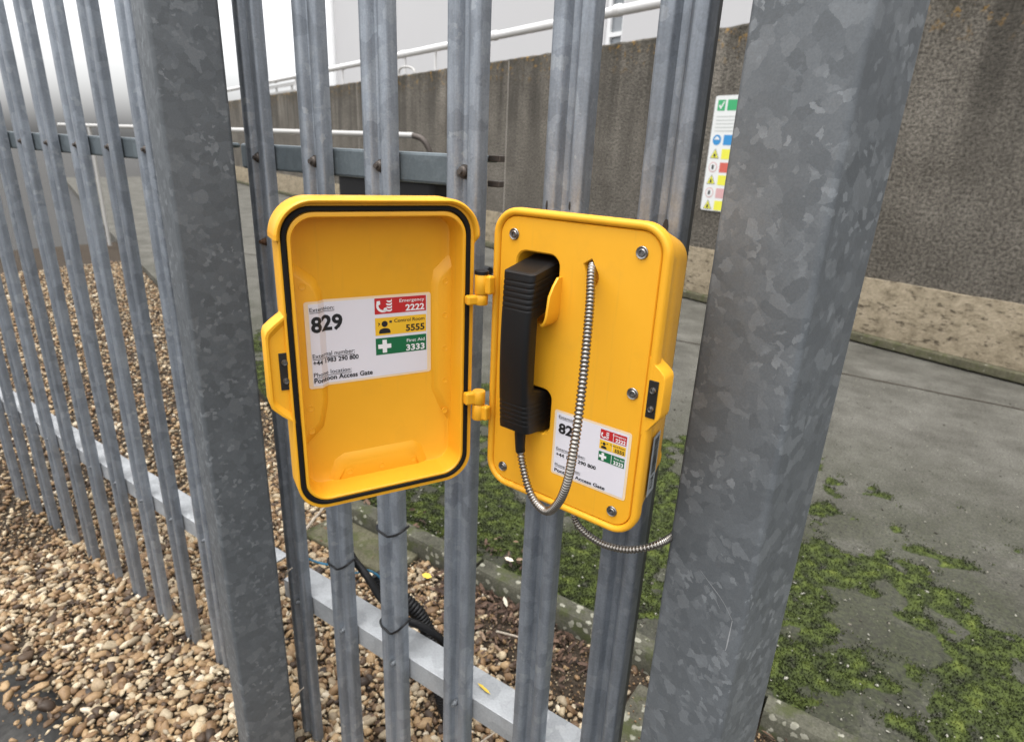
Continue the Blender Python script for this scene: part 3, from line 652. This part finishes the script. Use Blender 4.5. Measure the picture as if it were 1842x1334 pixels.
# asset sticker with bars on the housing side
sx_ = MB(); bars = MB()
def side(a, v, l): return Vector((.2003-.0072*a+l*.98, .0185+.050*a, v))
def sq(mb, a0, a1, v0, v1, l): mb.add([side(a, v, l) for a, v in ((a0, v0), (a1, v0), (a1, v1), (a0, v1))], [(0, 1, 2, 3)])
sq(sx_, .12, .62, -.2885, -.2170, .0026); stk = sx_.build('asset_sticker', 'tag', tel)
v = -.2215
while v > -.2640:
    t_ = random.choice([.0005, .0008, .0013]); sq(bars, .24, .54, v-t_, v, .0030); v -= t_+random.choice([.0005, .0008])
for vv in (-.268, -.2715, -.2755, -.2795): 
    sq(bars, .22, .50, vv-.0009, vv, .0030); sq(bars, .22+random.random()*.2, .36+random.random()*.1, vv-.0026, vv-.0012, .0030)
bars.build('barcode', 'ink', stk)

# ---- lid
LE = Vector((.4535, .8912, 0)).normalized(); LY = Vector((-LE.y, LE.x, 0))
LM = Matrix(((LE.x, LY.x, 0, -.498), (LE.y, LY.y, 0, .358), (0, 0, 1, H-.058), (0, 0, 0, 1)))
def LR(a0, a1, v0, v1, r, wv): return [P3(u, v, wv) for u, v in rrect(a0, a1, v0, v1, r, 10)]
LD = .031
ls = [LR(.004, .188, -.310, -.003, .026, -.052), LR(0, .192, -.3145, .0015, .029, -.049), LR(-.0045, .1965, -.3212, .0055, .031, -.040), LR(-.0055, .1975, -.3222, .0065, .032, -.034),
      LR(-.0055, .1975, -.3222, .0065, .032, -.0015), LR(-.0048, .1968, -.3214, .0058, .0315, -.0002), LR(-.0036, .1945, -.3178, .0045, .0305, 0), LR(-.0029, .1926, -.3174, .0030, .0295, -.0004),
      LR(-.0027, .1924, -.3172, .0028, .0294, -.0030), LR(.0027, .1868, -.3125, -.0028, .0262, -.0030), LR(.0029, .1866, -.3123, -.0030, .026, .0002), LR(.0036, .1860, -.3118, -.0038, .0255, .0006),
      LR(.0058, .1842, -.3102, -.0070, .0235, .0006), LR(.0066, .1834, -.3094, -.0078, .0225, -.0004), LR(.0072, .1828, -.3086, -.0084, .022, -.0025),
      LR(.0092, .1810, -.3066, -.0105, .019, -LD+.004), LR(.0100, .1802, -.3058, -.0113, .018, -LD+.0012), LR(.0124, .1780, -.3036, -.0135, .0165, -LD)]
lid = MB().loft(ls).build('lid', 'yellow', tel, smooth=42)
lid.matrix_local = TM.inverted() @ LM
gk = [LR(-.0024+k, .1920-k, -.3170+k*.9, .0025-k, .029-k*.7, q) for k, q in ((0, -.0028), (0, .0006), (.0009, .0016), (.0038, .0016), (.0047, .0006), (.0047, -.0028))]
MB().loft(gk, False, False).build('gasket', 'gasket', lid, smooth=40)
# rain hood round the top edge
base = []; r_ = .034
for i in range(6): base.append((-.0052, -.0325+.0075*i*.26, (-1, 0)))
for i in range(13): a = R(180-90*i/12); base.append((-.0052+r_+r_*math.cos(a), .0062-r_+r_*math.sin(a), (math.cos(a), math.sin(a))))
for i in range(1, 12): base.append((.0288+(.1632-.0288)*i/12, .0062, (0, 1)))
for i in range(13): a = R(90-90*i/12); base.append((.1972-r_+r_*math.cos(a), .0062-r_+r_*math.sin(a), (math.cos(a), math.sin(a))))
for i in range(6): base.append((.1972, -.0279-.0075*i*.26, (1, 0)))
sec = [(-.001, -.034), (.0030, -.034), (.0042, -.031), (.0042, .0030), (.0036, .0056), (.0020, .0068), (.0004, .0062), (-.0008, .0040), (-.0012, -.001), (-.0012, -.004)]
loops = []; nb = len(base)
for i, (u, v, (nx, nv)) in enumerate(base):
    k = min(1, (min(i, nb-1-i)+.25)/5.5); k = k*k*(3-2*k)
    loops.append([P3(u+nx*o*k, v+nv*o*k, q if q < 0 else q*k-.001*(1-k)) for o, q in sec])
MB().loft(loops).build('rain_hood', 'yellow', lid, smooth=50)
# moulded pads inside the lid
def padm(top, foot, hgt):
    mid = [((a[0]*.85+b_[0]*.15), (a[1]*.85+b_[1]*.15)) for a, b_ in zip(top, foot)]
    mid2 = [((a[0]*.12+b_[0]*.88), (a[1]*.12+b_[1]*.88)) for a, b_ in zip(top, foot)]
    cx = sum(p[0] for p in top)/len(top); cy = sum(p[1] for p in top)/len(top)
    inn = [(cx+(p[0]-cx)*.94, cy+(p[1]-cy)*.975) for p in top]
    MB().loft([[P3(u, v, -LD-.001) for u, v in foot], [P3(u, v, -LD+hgt*.10) for u, v in mid2], [P3(u, v, -LD+hgt*.86) for u, v in mid], [P3(u, v, -LD+hgt*.97) for u, v in top], [P3(u, v, -LD+hgt) for u, v in inn]]).build('moulded_pad', 'yellow', lid, smooth=75)
padm([(.1645, -.086), (.1680, -.077), (.1850, -.062), (.1850, -.252), (.1740, -.228), (.1645, -.208)], [(.1585, -.084), (.1610, -.069), (.1850, -.046), (.1850, -.266), (.1690, -.238), (.1585, -.212)], .0060)
padm([(.0040, -.060), (.0260, -.078), (.0310, -.088), (.0310, -.205), (.0260, -.228), (.0040, -.252)], [(.0040, -.048), (.0320, -.070), (.0385, -.086), (.0385, -.208), (.0320, -.238), (.0040, -.264)], .0060)
padm([(.0440, -.308), (.0510, -.292), (.0570, -.2870), (.1280, -.2870), (.1340, -.292), (.1410, -.308)], [(.0300, -.308), (.0400, -.280), (.0510, -.2735), (.1340, -.2735), (.1450, -.280), (.1550, -.308)], .0028)
def pip(u, v, q):
    MB().loft([[P3(u+r0*math.cos(t*math.pi/10), v+r0*math.sin(t*math.pi/10), q+d) for t in range(20)] for r0, d in ((.0038, -.0004), (.0038, .0001), (.0035, .0003), (.0032, .0002), (.0030, .0001), (.0012, .0001))]).build('moulding_pip', 'yellow', lid, smooth=60)
for v in (-.0818, -.1210, -.1608, -.2008, -.2400): pip(.1735, v, -LD+.0060)
for u, v in ((.0565, -.2985), (.0950, -.2985), (.1335, -.2985)): pip(u, v, -LD+.0028)
for u, v in ((.0180, -.0783), (.0178, -.2115), (.0172, -.2380)): pip(u, v, -LD+.0060)
# lid latch flange
fo = [(.004, -.0930), (-.0055, -.1010), (-.0150, -.1080), (-.0226, -.1145), (-.0246, -.1200), (-.0252, -.1900), (-.0240, -.1960), (-.0150, -.2055), (-.0060, -.2130), (.004, -.2200)]
def scl(kx, ky): return [(-.0105+(u+.0105)*kx, -.1565+(v+.1565)*ky) for u, v in fo]
MB().loft([[P3(u, v, -.024) for u, v in fo], [P3(u, v, -.0022) for u, v in fo], [P3(u, v, -.0006) for u, v in scl(.95, .985)], [P3(u, v, -.0006) for u, v in scl(.80, .93)], [P3(u, v, -.0042) for u, v in scl(.68, .80)]]).build('latch_flange', 'yellow', lid, smooth=30)
latch_plate(lid, -.0130, -.0038, -.1778, -.1388, -.0034)
# lid label, its end lifted over the moulded pad
def lidsurf(x, y, l):
    a = .0178+x; q = -LD
    if a < .0345: q += 0.0063*max(0, min(1, (.0395-a)/.0075)) if a > .0320 else .0063
    else: q += 0.0063*max(0, min(1, (.0395-a)/.0075))
    return Vector(P3(a, -.0942+y, q+l))
T2 = dict(thin=[('Extension:', .0055, -.0108, .0265, .0044), ('External number:', .0055, -.0610, .0460, .0050), ('Phone location:', .0055, -.0818, .0415, .0050)],
          bold=[('829', .0060, -.0325, .0340, .0165, .035), ('+44 1983 290 800', .0055, -.0685, .0500, .0052, .025), ('Pontoon Access Gate', .0055, -.0888, .0650, .0055, .025)],
          px=(.0752, .1345), panels=[('red', 'red_panel', -.0208, -.0030), ('amber', 'amber_panel', -.0450, -.0250), ('green', 'green_panel', -.0675, -.0482)])
print_label(Sheet(lid, lidsurf, [.0142, .0180, .0217]), .1402, .0950, T2, False)

# hinges
ax = TM.inverted() @ Vector((-.3985, .5345, 0))
for k, (zt, zm, zb, capb) in enumerate(((-.1270, -.1490, -.1610, True), (-.2645, -.2800, -.3000, False))):
    m = MB(); r0 = .0078; c = Vector((ax.x, ax.y, 0)); z0 = .054
    def cyl(mb, za, zb_, rad): mb.tube([(c.x, c.y, za+z0), (c.x, c.y, za+z0-.0007), (c.x, c.y, zb_+z0+.0007), (c.x, c.y, zb_+z0)], [rad*.93, rad, rad, rad*.93], 22)
    cyl(m, zt, zm, r0); cyl(m, zm-.0008, zb, r0*.98)
    za, zb2, zc, zd = (zt, zm, zm-.0008, zb) if k == 0 else (zm-.0008, zb, zt, zm)
    hg = m.build('hinge', 'yellow', tel, smooth=40)
    MB().box((c.x+.001, c.y-.0025, zb2+z0+.0008), (c.x+.014, c.y+.0072, za+z0-.0008)).build('hinge_arm', 'yellow', hg, bevel=.0022)
    m2 = MB(); d = Vector((LE.x, LE.y)); dl = Vector((d.x*be.x+d.y*be.y, d.x*by.x+d.y*by.y)); nrm = Vector((-dl.y, dl.x))
    q0 = Vector((c.x, c.y)); pts = [q0+nrm*.005, q0-dl*.018+nrm*.006, q0-dl*.018-nrm*.004, q0-nrm*.004]
    m2.prism([(p.x, p.y) for p in pts], zd+z0+.0004, zc+z0-.0004, lambda p, q, h: (p, q, h)); m2.build('hinge_arm', 'yellow', hg, bevel=.0022)
    if capb: MB().tube([(c.x, c.y, zt+z0), (c.x, c.y, zt+z0+.0035), (c.x, c.y, zt+z0+.0042)], [.0080, .0080, .0070], 20).build('pin_cap', 'black', hg, smooth=40)

# ------------------------------------------------------------------ conduit, ties, duct, rope
cd = [(-.3050, .614, .965), (-.2983, .605, .9397), (-.2909, .60, .9184), (-.2743, .592, .9132), (-.2516, .585, .9124), (-.2311, .58, .9163), (-.2104, .58, .9216), (-.1927, .585, .9289), (-.1820, .60, .9311), (-.1788, .63, .9234), (-.1826, .70, .8974), (-.19, .74, .80), (-.20, .75, .3)]
tag(corrugated(MB(), cd, .0047, .0040, .0015, 14).build('flexible_conduit', 'chrome', smooth=45), 'thin armoured steel conduit looping from under the telephone to the post', 'conduit')
def tie(xc, zc, slope, sag, label):
    y0 = YF-.0015; pts = [(xc-.031, YF+.022, zc-slope-.002), (xc-.0305, YF+.004, zc-slope), (xc-.022, y0, zc-slope*.7-sag*.45), (xc-.010, y0-.001, zc-sag*.9), (xc+.002, y0-.001, zc-sag), (xc+.013, y0-.001, zc+slope*.4-sag*.75), (xc+.0225, y0, zc+slope*.7-sag*.4), (xc+.0305, YF+.004, zc+slope), (xc+.031, YF+.022, zc+slope+.003)]
    return tag(MB().tube(spline(pts, 5), .0021, 8).build('cable_tie', 'black', smooth=60), label, 'cable tie', 'black ties on the pales')
tie(PX[1], .573, .008, .014, 'black cable tie round the pale where the blue rope passes')
tie(PX[2], .709, .006, .012, 'black cable tie round a pale just below the open lid')
tie(PX[2], .500, .010, .020, 'black cable tie round a pale at the lower rail')
du = [(-.8360, .772, .472), (-.8202, .775, .447), (-.7651, .790, .4143), (-.7372, .80, .3814), (-.7052, .80, .3257), (-.6858, .80, .2269), (-.6561, .80, .148), (-.5887, .80, .07), (-.54, .82, .01)]
tag(corrugated(MB(), du, .0170, .0075, .0025, 18).build('corrugated_duct', 'black', smooth=45), 'black corrugated cable duct sagging behind the lower rail', 'duct')
ca = [(-.850, .700, .585), (-.8298, .70, .5544), (-.7922, .70, .5312), (-.7597, .705, .4891), (-.719, .715, .4561), (-.685, .735, .4406), (-.6612, .752, .4201), (-.6443, .765, .3845), (-.640, .772, .2634), (-.63, .78, .12), (-.60, .82, .01)]
tag(MB().tube(spline(ca, 6), .0078, 12).build('black_cable', 'black', smooth=60), 'smooth black cable tied to the pales above the lower rail', 'cable')
ro = [(-1.03, .705, .470), (-.992, .705, .4804), (-.9649, .702, .4869), (-.9309, .70, .4967), (-.8934, .697, .5115), (-.8688, .70, .507), (-.8488, .72, .4986), (-.8278, .725, .5128), (-.8122, .735, .5084), (-.8004, .745, .4922), (-.7903, .755, .465), (-.785, .77, .42)]
m = MB(); rp = resample(spline(ro, 8), .0022)
for ph in (0, 2.09, 4.19):
    q = []
    for i, p in enumerate(rp):
        a = ph+i*.42; q.append(p+Vector((.15, .75, .6)).normalized()*.0013*math.cos(a)+Vector((0, -.6, .75)).normalized()*.0013*math.sin(a))
    m.tube(q, .0014, 6)
tag(m.build('blue_rope', 'rope', smooth=60), 'thin blue twisted rope trailing along the fence above the lower rail', 'rope')

# ------------------------------------------------------------------ gravel, moss, litter
def ico(sub):
    bm = bmesh.new(); bmesh.ops.create_icosphere(bm, subdivisions=sub, radius=1); bm.verts.ensure_lookup_table()
    v = np.array([p.co[:] for p in bm.verts]); f = np.array([[q.index for q in t.verts] for t in bm.faces]); bm.free(); return v, f
def scatter(name, mat, base, P, A, rnd, smooth=True, kind='stuff'):
    """base: list of (verts, tris); P (n,3) centres; A (n,3,3) transforms; rnd (n,)"""
    V = []; Fc = []; Rr = []; off = 0; which = rng.integers(0, len(base), len(P))
    for k, (v, f) in enumerate(base):
        s = which == k; n = int(s.sum())
        if not n: continue
        vv = np.einsum('nij,vj->nvi', A[s], v)+P[s][:, None, :]
        V.append(vv.reshape(-1, 3)); Fc.append((f[None]+(np.arange(n)*len(v))[:, None, None]).reshape(-1, 3)+off); Rr.append(np.repeat(rnd[s], len(v))); off += n*len(v)
    V = np.concatenate(V); Fc = np.concatenate(Fc); Rr = np.concatenate(Rr)
    me = bpy.data.meshes.new(name); me.vertices.add(len(V)); me.vertices.foreach_set('co', V.astype(np.float32).ravel())
    me.loops.add(len(Fc)*3); me.loops.foreach_set('vertex_index', Fc.astype(np.int32).ravel())
    me.polygons.add(len(Fc)); me.polygons.foreach_set('loop_start', np.arange(len(Fc), dtype=np.int32)*3); me.polygons.foreach_set('loop_total', np.full(len(Fc), 3, np.int32))
    if smooth: me.polygons.foreach_set('use_smooth', np.ones(len(Fc), bool))
    at = me.attributes.new('rnd', 'FLOAT', 'POINT'); at.data.foreach_set('value', Rr.astype(np.float32)); me.update(); me.validate()
    o = link(name, me, mat); o['kind'] = kind; return o
def rots(n, tiltmax=3.2):
    a, b_, c = rng.uniform(0, 6.283, n), rng.uniform(-tiltmax, tiltmax, n), rng.uniform(-tiltmax, tiltmax, n); z = np.zeros(n); o = np.ones(n)
    def m(*r): return np.array(r).reshape(3, 3, n).transpose(2, 0, 1)
    Rz = m(np.cos(a), -np.sin(a), z, np.sin(a), np.cos(a), z, z, z, o); Rx = m(o, z, z, z, np.cos(b_), -np.sin(b_), z, np.sin(b_), np.cos(b_)); Ry = m(np.cos(c), z, np.sin(c), z, o, z, -np.sin(c), z, np.cos(c))
    return Rz @ Rx @ Ry
def stones(sub, nvar):
    v, f = ico(sub); out = []
    for k in range(nvar):
        w_ = v.copy()
        for i, p in enumerate(v): w_[i] *= 1+.26*mnoise.noise(Vector(p)*1.1+Vector((k*7.3, 1, 2)))+.10*mnoise.noise(Vector(p)*2.6+Vector((k*3.1, 8, 4)))
        for _ in range(5):       # broken facets
            d = rng.normal(size=3); d /= np.linalg.norm(d); h_ = w_ @ d; c_ = h_.max()*rng.uniform(.5, .78); w_ -= np.outer(np.clip(h_-c_, 0, None), d)
        out.append((w_, f))
    return out
def edge_y(x): return np.where(x > -1.56, 1.325, np.where(x > -3.0, 1.39+(-1.56-x)*.345, 1.885+(-3.0-x)*.33))
def gravel_patch(x0, x1, sp, y0=.16, y1=None):
    P = []; nx = int((x1-x0)/sp)
    X, Y = np.meshgrid(np.arange(x0, x1, sp), np.arange(y0, 4.2, sp)); X = X.ravel()+rng.uniform(-.5, .5, X.size)*sp; Y = Y.ravel()+rng.uniform(-.5, .5, Y.size)*sp
    k = (Y < edge_y(X)) & (Y > .40-.22*rng.uniform(0, 1, len(Y))**2.2); return X[k], Y[k]
def add_gravel(name, x0, x1, sp, sub, nvar):
    X, Y = gravel_patch(x0, x1, sp); n0 = len(X)
    # bare dirt and litter near the edging on the paved side
    dirt = np.clip((X+1.18)/.35, 0, 1)*np.clip((Y-1.02-(.18*np.clip((-.55-X)/.5, 0, 1)))/.12, 0, 1); keep = rng.uniform(0, 1, n0) > dirt*.88; X, Y = X[keep], Y[keep]
    inpad = (X > -.40) & (Y < 1.27); infoot = (X > -1.665) & (X < -1.22) & (Y > 1.165) & (rng.uniform(0, 1, len(X)) > .04); k = ~(inpad | infoot); X, Y = X[k], Y[k]; n = len(X)
    s = np.exp(rng.normal(math.log(.0082), .40, n)).clip(.0035, .018); a = s*rng.uniform(1.0, 1.5, n); b_ = s*rng.uniform(.75, 1.05, n); c = s*rng.uniform(.5, .85, n)
    A = rots(n, .6); A = A * np.stack([a, b_, c], 1)[:, None, :]
    Z = c*.25+rng.uniform(-.004, .007, n)
    return scatter(name, 'gravel', stones(sub, nvar), np.stack([X, Y, Z], 1), A, np.clip(rng.beta(1.15, 1.35, n), 0, 1), smooth=False)
tag(add_gravel('gravel', -2.3, -.1, .0130, 2, 10), 'loose tan and cream flint gravel under the fence', 'gravel')
tag(add_gravel('gravel', -7.5, -2.3, .0215, 1, 6), 'tan flint gravel spreading away along the fence line', 'gravel')
# small filler grit
X, Y = gravel_patch(-2.6, 1.2, .0125); n = len(X); s = rng.uniform(.0015, .0045, n); A = rots(n)*np.stack([s*1.2, s, s*.8], 1)[:, None, :]
k = ~((X > -.40) & (Y < 1.27) & (rng.uniform(0, 1, n) > .12)); pz = np.where((X > -.4) & (Y < 1.27), .024, .003)
tag(scatter('grit', 'gravel', stones(1, 4), np.stack([X, Y, pz], 1)[k], A[k], rng.beta(1.2, 1.6, n)[k]), 'fine grit between the gravel stones', 'grit')

# moss on the path
def nz(x, y, sc, o=0): return mnoise.fractal(Vector((x*sc, y*sc, o)), .9, 2.1, 4)
def mossv(x, y):
    e = float(edge_y(np.array(x))) if x < -1.5 else 1.41
    d = (y-max(1.41, e))/1.7; v = .8*nz(x, y, 3.1, 1)+.5*nz(x, y, 11, 4)-.85*d+.50-.25*max(0, x+.3)
    v += .40*math.exp(-((x+.62)**2/.09+(y-1.95)**2/.30))
    if x > -1.2 and y < 1.50: v -= (1.5-y)*5
    if x < -1.5 and y < e-.01: v = -1
    return v
gx = np.arange(-3.9, .7, .011); gy = np.arange(1.405, 3.0, .011); VV = np.array([[mossv(x, y) for y in gy] for x in gx])
mv, mf, mr_ = [], [], []; idx = {}
for a in range(len(gx)):
    for b_ in range(len(gy)):
        if VV[a, b_] > -.06:
            idx[a, b_] = len(mv); t = max(0, min(1, (VV[a, b_]+.02)/.22)); q = mnoise.noise(Vector((gx[a]*26, gy[b_]*26, 3))); q2 = mnoise.noise(Vector((gx[a]*70, gy[b_]*70, 8)))
            mv.append((gx[a]+random.uniform(-.003, .003), gy[b_]+random.uniform(-.003, .003), .0465+t*(.0065+.0055*q+.0035*q2))); mr_.append(max(0, min(1, .22+.35*t+.5*q+.3*q2)))
for (a, b_), i0 in idx.items():
    if (a+1, b_) in idx and (a, b_+1) in idx and (a+1, b_+1) in idx: mf.append((i0, idx[a+1, b_], idx[a+1, b_+1], idx[a, b_+1]))
me = bpy.data.meshes.new('moss_cushions'); me.from_pydata(mv, [], mf); me.attributes.new('rnd', 'FLOAT', 'POINT').data.foreach_set('value', np.array(mr_, np.float32))
tag(link('moss_cushions', me, 'moss', smooth=179), 'low velvety moss cushions spreading over the path', 'moss', kind='stuff')
MX, MY = [], []
for _ in range(420000):
    if len(MX) > 150000: break
    x, y = random.uniform(-3.9, .7), 1.41+random.random()**1.3*1.6
    a, b_ = int((x+3.9)/.011), int((y-1.405)/.011)
    if a < len(gx) and b_ < len(gy) and VV[a, b_] > random.uniform(-.02, .16): MX.append(x); MY.append(y)
MX = np.array(MX); MY = np.array(MY); n = len(MX)
tri = [(np.array([[-.5, 0, 0], [.5, 0, 0], [.08, .25, 1.0], [-.25, -.5, .1], [.2, -.1, .9]]), np.array([[0, 1, 2], [3, 1, 4]])), (np.array([[-.5, .1, 0], [.4, -.1, 0], [-.15, .3, .8], [.1, .5, 0], [0, 0, .7]]), np.array([[0, 1, 2], [0, 3, 4]]))]
s = rng.uniform(.0028, .0062, n); A = rots(n, .5)*np.stack([s, s, s*1.0], 1)[:, None, :]
hz = np.array([.0055+.0055*mnoise.noise(Vector((x*26, y*26, 3))) for x, y in zip(MX, MY)])
cl = np.array([.45+.9*mnoise.noise(Vector((x*26, y*26, 3))) for x, y in zip(MX, MY)])
tag(scatter('moss', 'moss', tri, np.stack([MX, MY, .048+hz], 1), A, np.clip(cl*.7+rng.uniform(-.15, .45, n), 0, 1), smooth=False), 'green moss cushions growing over the path beside the edging', 'moss')
n = 900; X = rng.uniform(-4, .6, n); Y = 1.41+rng.exponential(.55, n); k = Y > edge_y(X)+.06; X, Y = X[k], Y[k]; n = len(X); s = rng.uniform(.0015, .0048, n)*np.where(rng.uniform(0, 1, n) > .9, 1.6, 1)
tag(scatter('pale_chips', 'chips', stones(1, 4), np.stack([X, Y, np.full(n, .054)], 1), rots(n, .4)*np.stack([s*1.3, s, s*.5], 1)[:, None, :], rng.uniform(0, 1, n)), 'pale fragments scattered over the mossy path', 'debris')

n = 9000; X = rng.uniform(-4.5, 1.4, n); Y = 1.41+rng.uniform(0, 1, n)**1.6*3.2; k = Y > edge_y(X)+.05; X, Y = X[k], Y[k]; n = len(X); s = np.exp(rng.normal(math.log(.0022), .5, n)).clip(.0008, .008)
tag(scatter('path_grit', 'grit', stones(1, 4), np.stack([X, Y, np.full(n, .0505)], 1), rots(n, .6)*np.stack([s*1.25, s, s*.7], 1)[:, None, :], rng.uniform(0, 1, n), smooth=False), 'fine dark and grey grit scattered on the path', 'grit')
# dead leaves
def leafm(k):
    vs = []; L = 7
    for i in range(L+1):
        t = i/L; wd = math.sin(math.pi*min(1, t*1.02+.02))**.8*.42*(1+.18*((i*7+k*3) % 3-1)); c = .25*math.sin(t*3.1+k)
        vs += [(t*2-1, -wd, c*.3+.28*wd), (t*2-1, 0, c*.3), (t*2-1, wd, c*.3+.32*wd)]
    f = []
    for i in range(L):
        for j in range(2): a = i*3+j; f += [(a, a+3, a+4), (a, a+4, a+1)]
    return np.array(vs), np.array(f)
LV = [leafm(k) for k in range(5)]
X = np.concatenate([rng.uniform(-1.08, -.46, 420), rng.uniform(-1.15, -.75, 60), rng.uniform(-1.05, -.80, 46), rng.uniform(-1.6, -1.15, 26), rng.uniform(-.4, .6, 30), rng.uniform(-3.2, -.45, 260)])
Y = np.concatenate([1.325-np.abs(rng.normal(0, .09, 420)), rng.uniform(1.0, 1.3, 60), 1.42+np.abs(rng.normal(0, .05, 46)), rng.uniform(1.38, 1.5, 26), rng.uniform(1.28, 1.33, 30), rng.uniform(.6, 1.32, 260)])
n = len(X); s = np.where(np.arange(n) < n-260, rng.uniform(.007, .019, n), rng.uniform(.004, .011, n)); Zl = np.where(Y > 1.40, .060, .012)+rng.uniform(0, .008, n)
k = ~((X > -.40) & (Y < 1.27)); Zl = np.where((Y > 1.33) & (Y < 1.40), .07, Zl)
tag(scatter('leaf_litter', 'litter', LV, np.stack([X, Y, Zl], 1)[k], (rots(n, .75)*np.stack([s, s*.8, s], 1)[:, None, :])[k], rng.beta(1.3, 1.9, n)[k]), 'brown dead leaves gathered along the foot of the edging', 'leaves')
def one_leaf(loc, size, rot, mat, label, k=0, wide=.9):
    v, f = LV[k]; me = bpy.data.meshes.new('fallen_leaf'); me.from_pydata([tuple(p*np.array([size, size*wide, size*.5])) for p in v], [], [tuple(q) for q in f]); o = link('fallen_leaf', me, mat, smooth=60)
    o.location = loc; o.rotation_euler = rot; return tag(o, label, 'leaf')
one_leaf((-1.125, 1.250, .026), .017, (.2, .1, .4), 'leaf_yellow', 'bright yellow fallen leaf lying on the gravel behind the fence', 1, 1.5)
one_leaf((-.4965, .706, H-.9325), .017, (0, 0, -.15), 'leaf_yellow', 'narrow yellow fallen leaf lying on the lower rail', 2, .4)
one_leaf((-.847, 1.302, .030), .020, (.5, -.2, 2.4), 'leaf_pale', 'pale dry leaf resting against the foot of the edging', 3, 1.0)
one_leaf((-.925, 1.435, .072), .017, (.3, .2, .3), 'leaf_pale', 'pale curled leaf lying on top of the edging', 4, 1.0)
def stalk(p0, p1, r, label, mat='twig'):
    a, b_ = Vector(p0), Vector(p1); mid = a.lerp(b_, .5)+Vector((.004, -.003, .008)); return tag(MB().tube(spline([a, mid, b_], 5), [r*(1-.4*i/10) for i in range(11)], 6).build('dry_stalk', mat, smooth=60), label, 'twig')
stalk((-1.62, 1.13, .03), (-1.70, 1.33, .045), .006, 'pale dry reed lying on gravel below the open lid')
stalk((-.985, .642, .470), (-.952, .640, .512), .0022, 'short dry stalk caught between pale and post above the lower rail')
stalk((-.992, .635, .125), (-.940, .632, .200), .0022, 'dry stalk leaning on the pale near the ground')
stalk((-.80, 1.19, .022), (-.665, 1.215, .030), .0035, 'straight brown twig lying on the dead leaves')
stalk((-.76, 1.302, .022), (-.66, 1.288, .036), .0055, 'thick brown twig lying at the foot of the edging')
stalk((-.645, .80, .02), (-.600, .93, .03), .003, 'pale straw lying on the gravel under the lower rail')
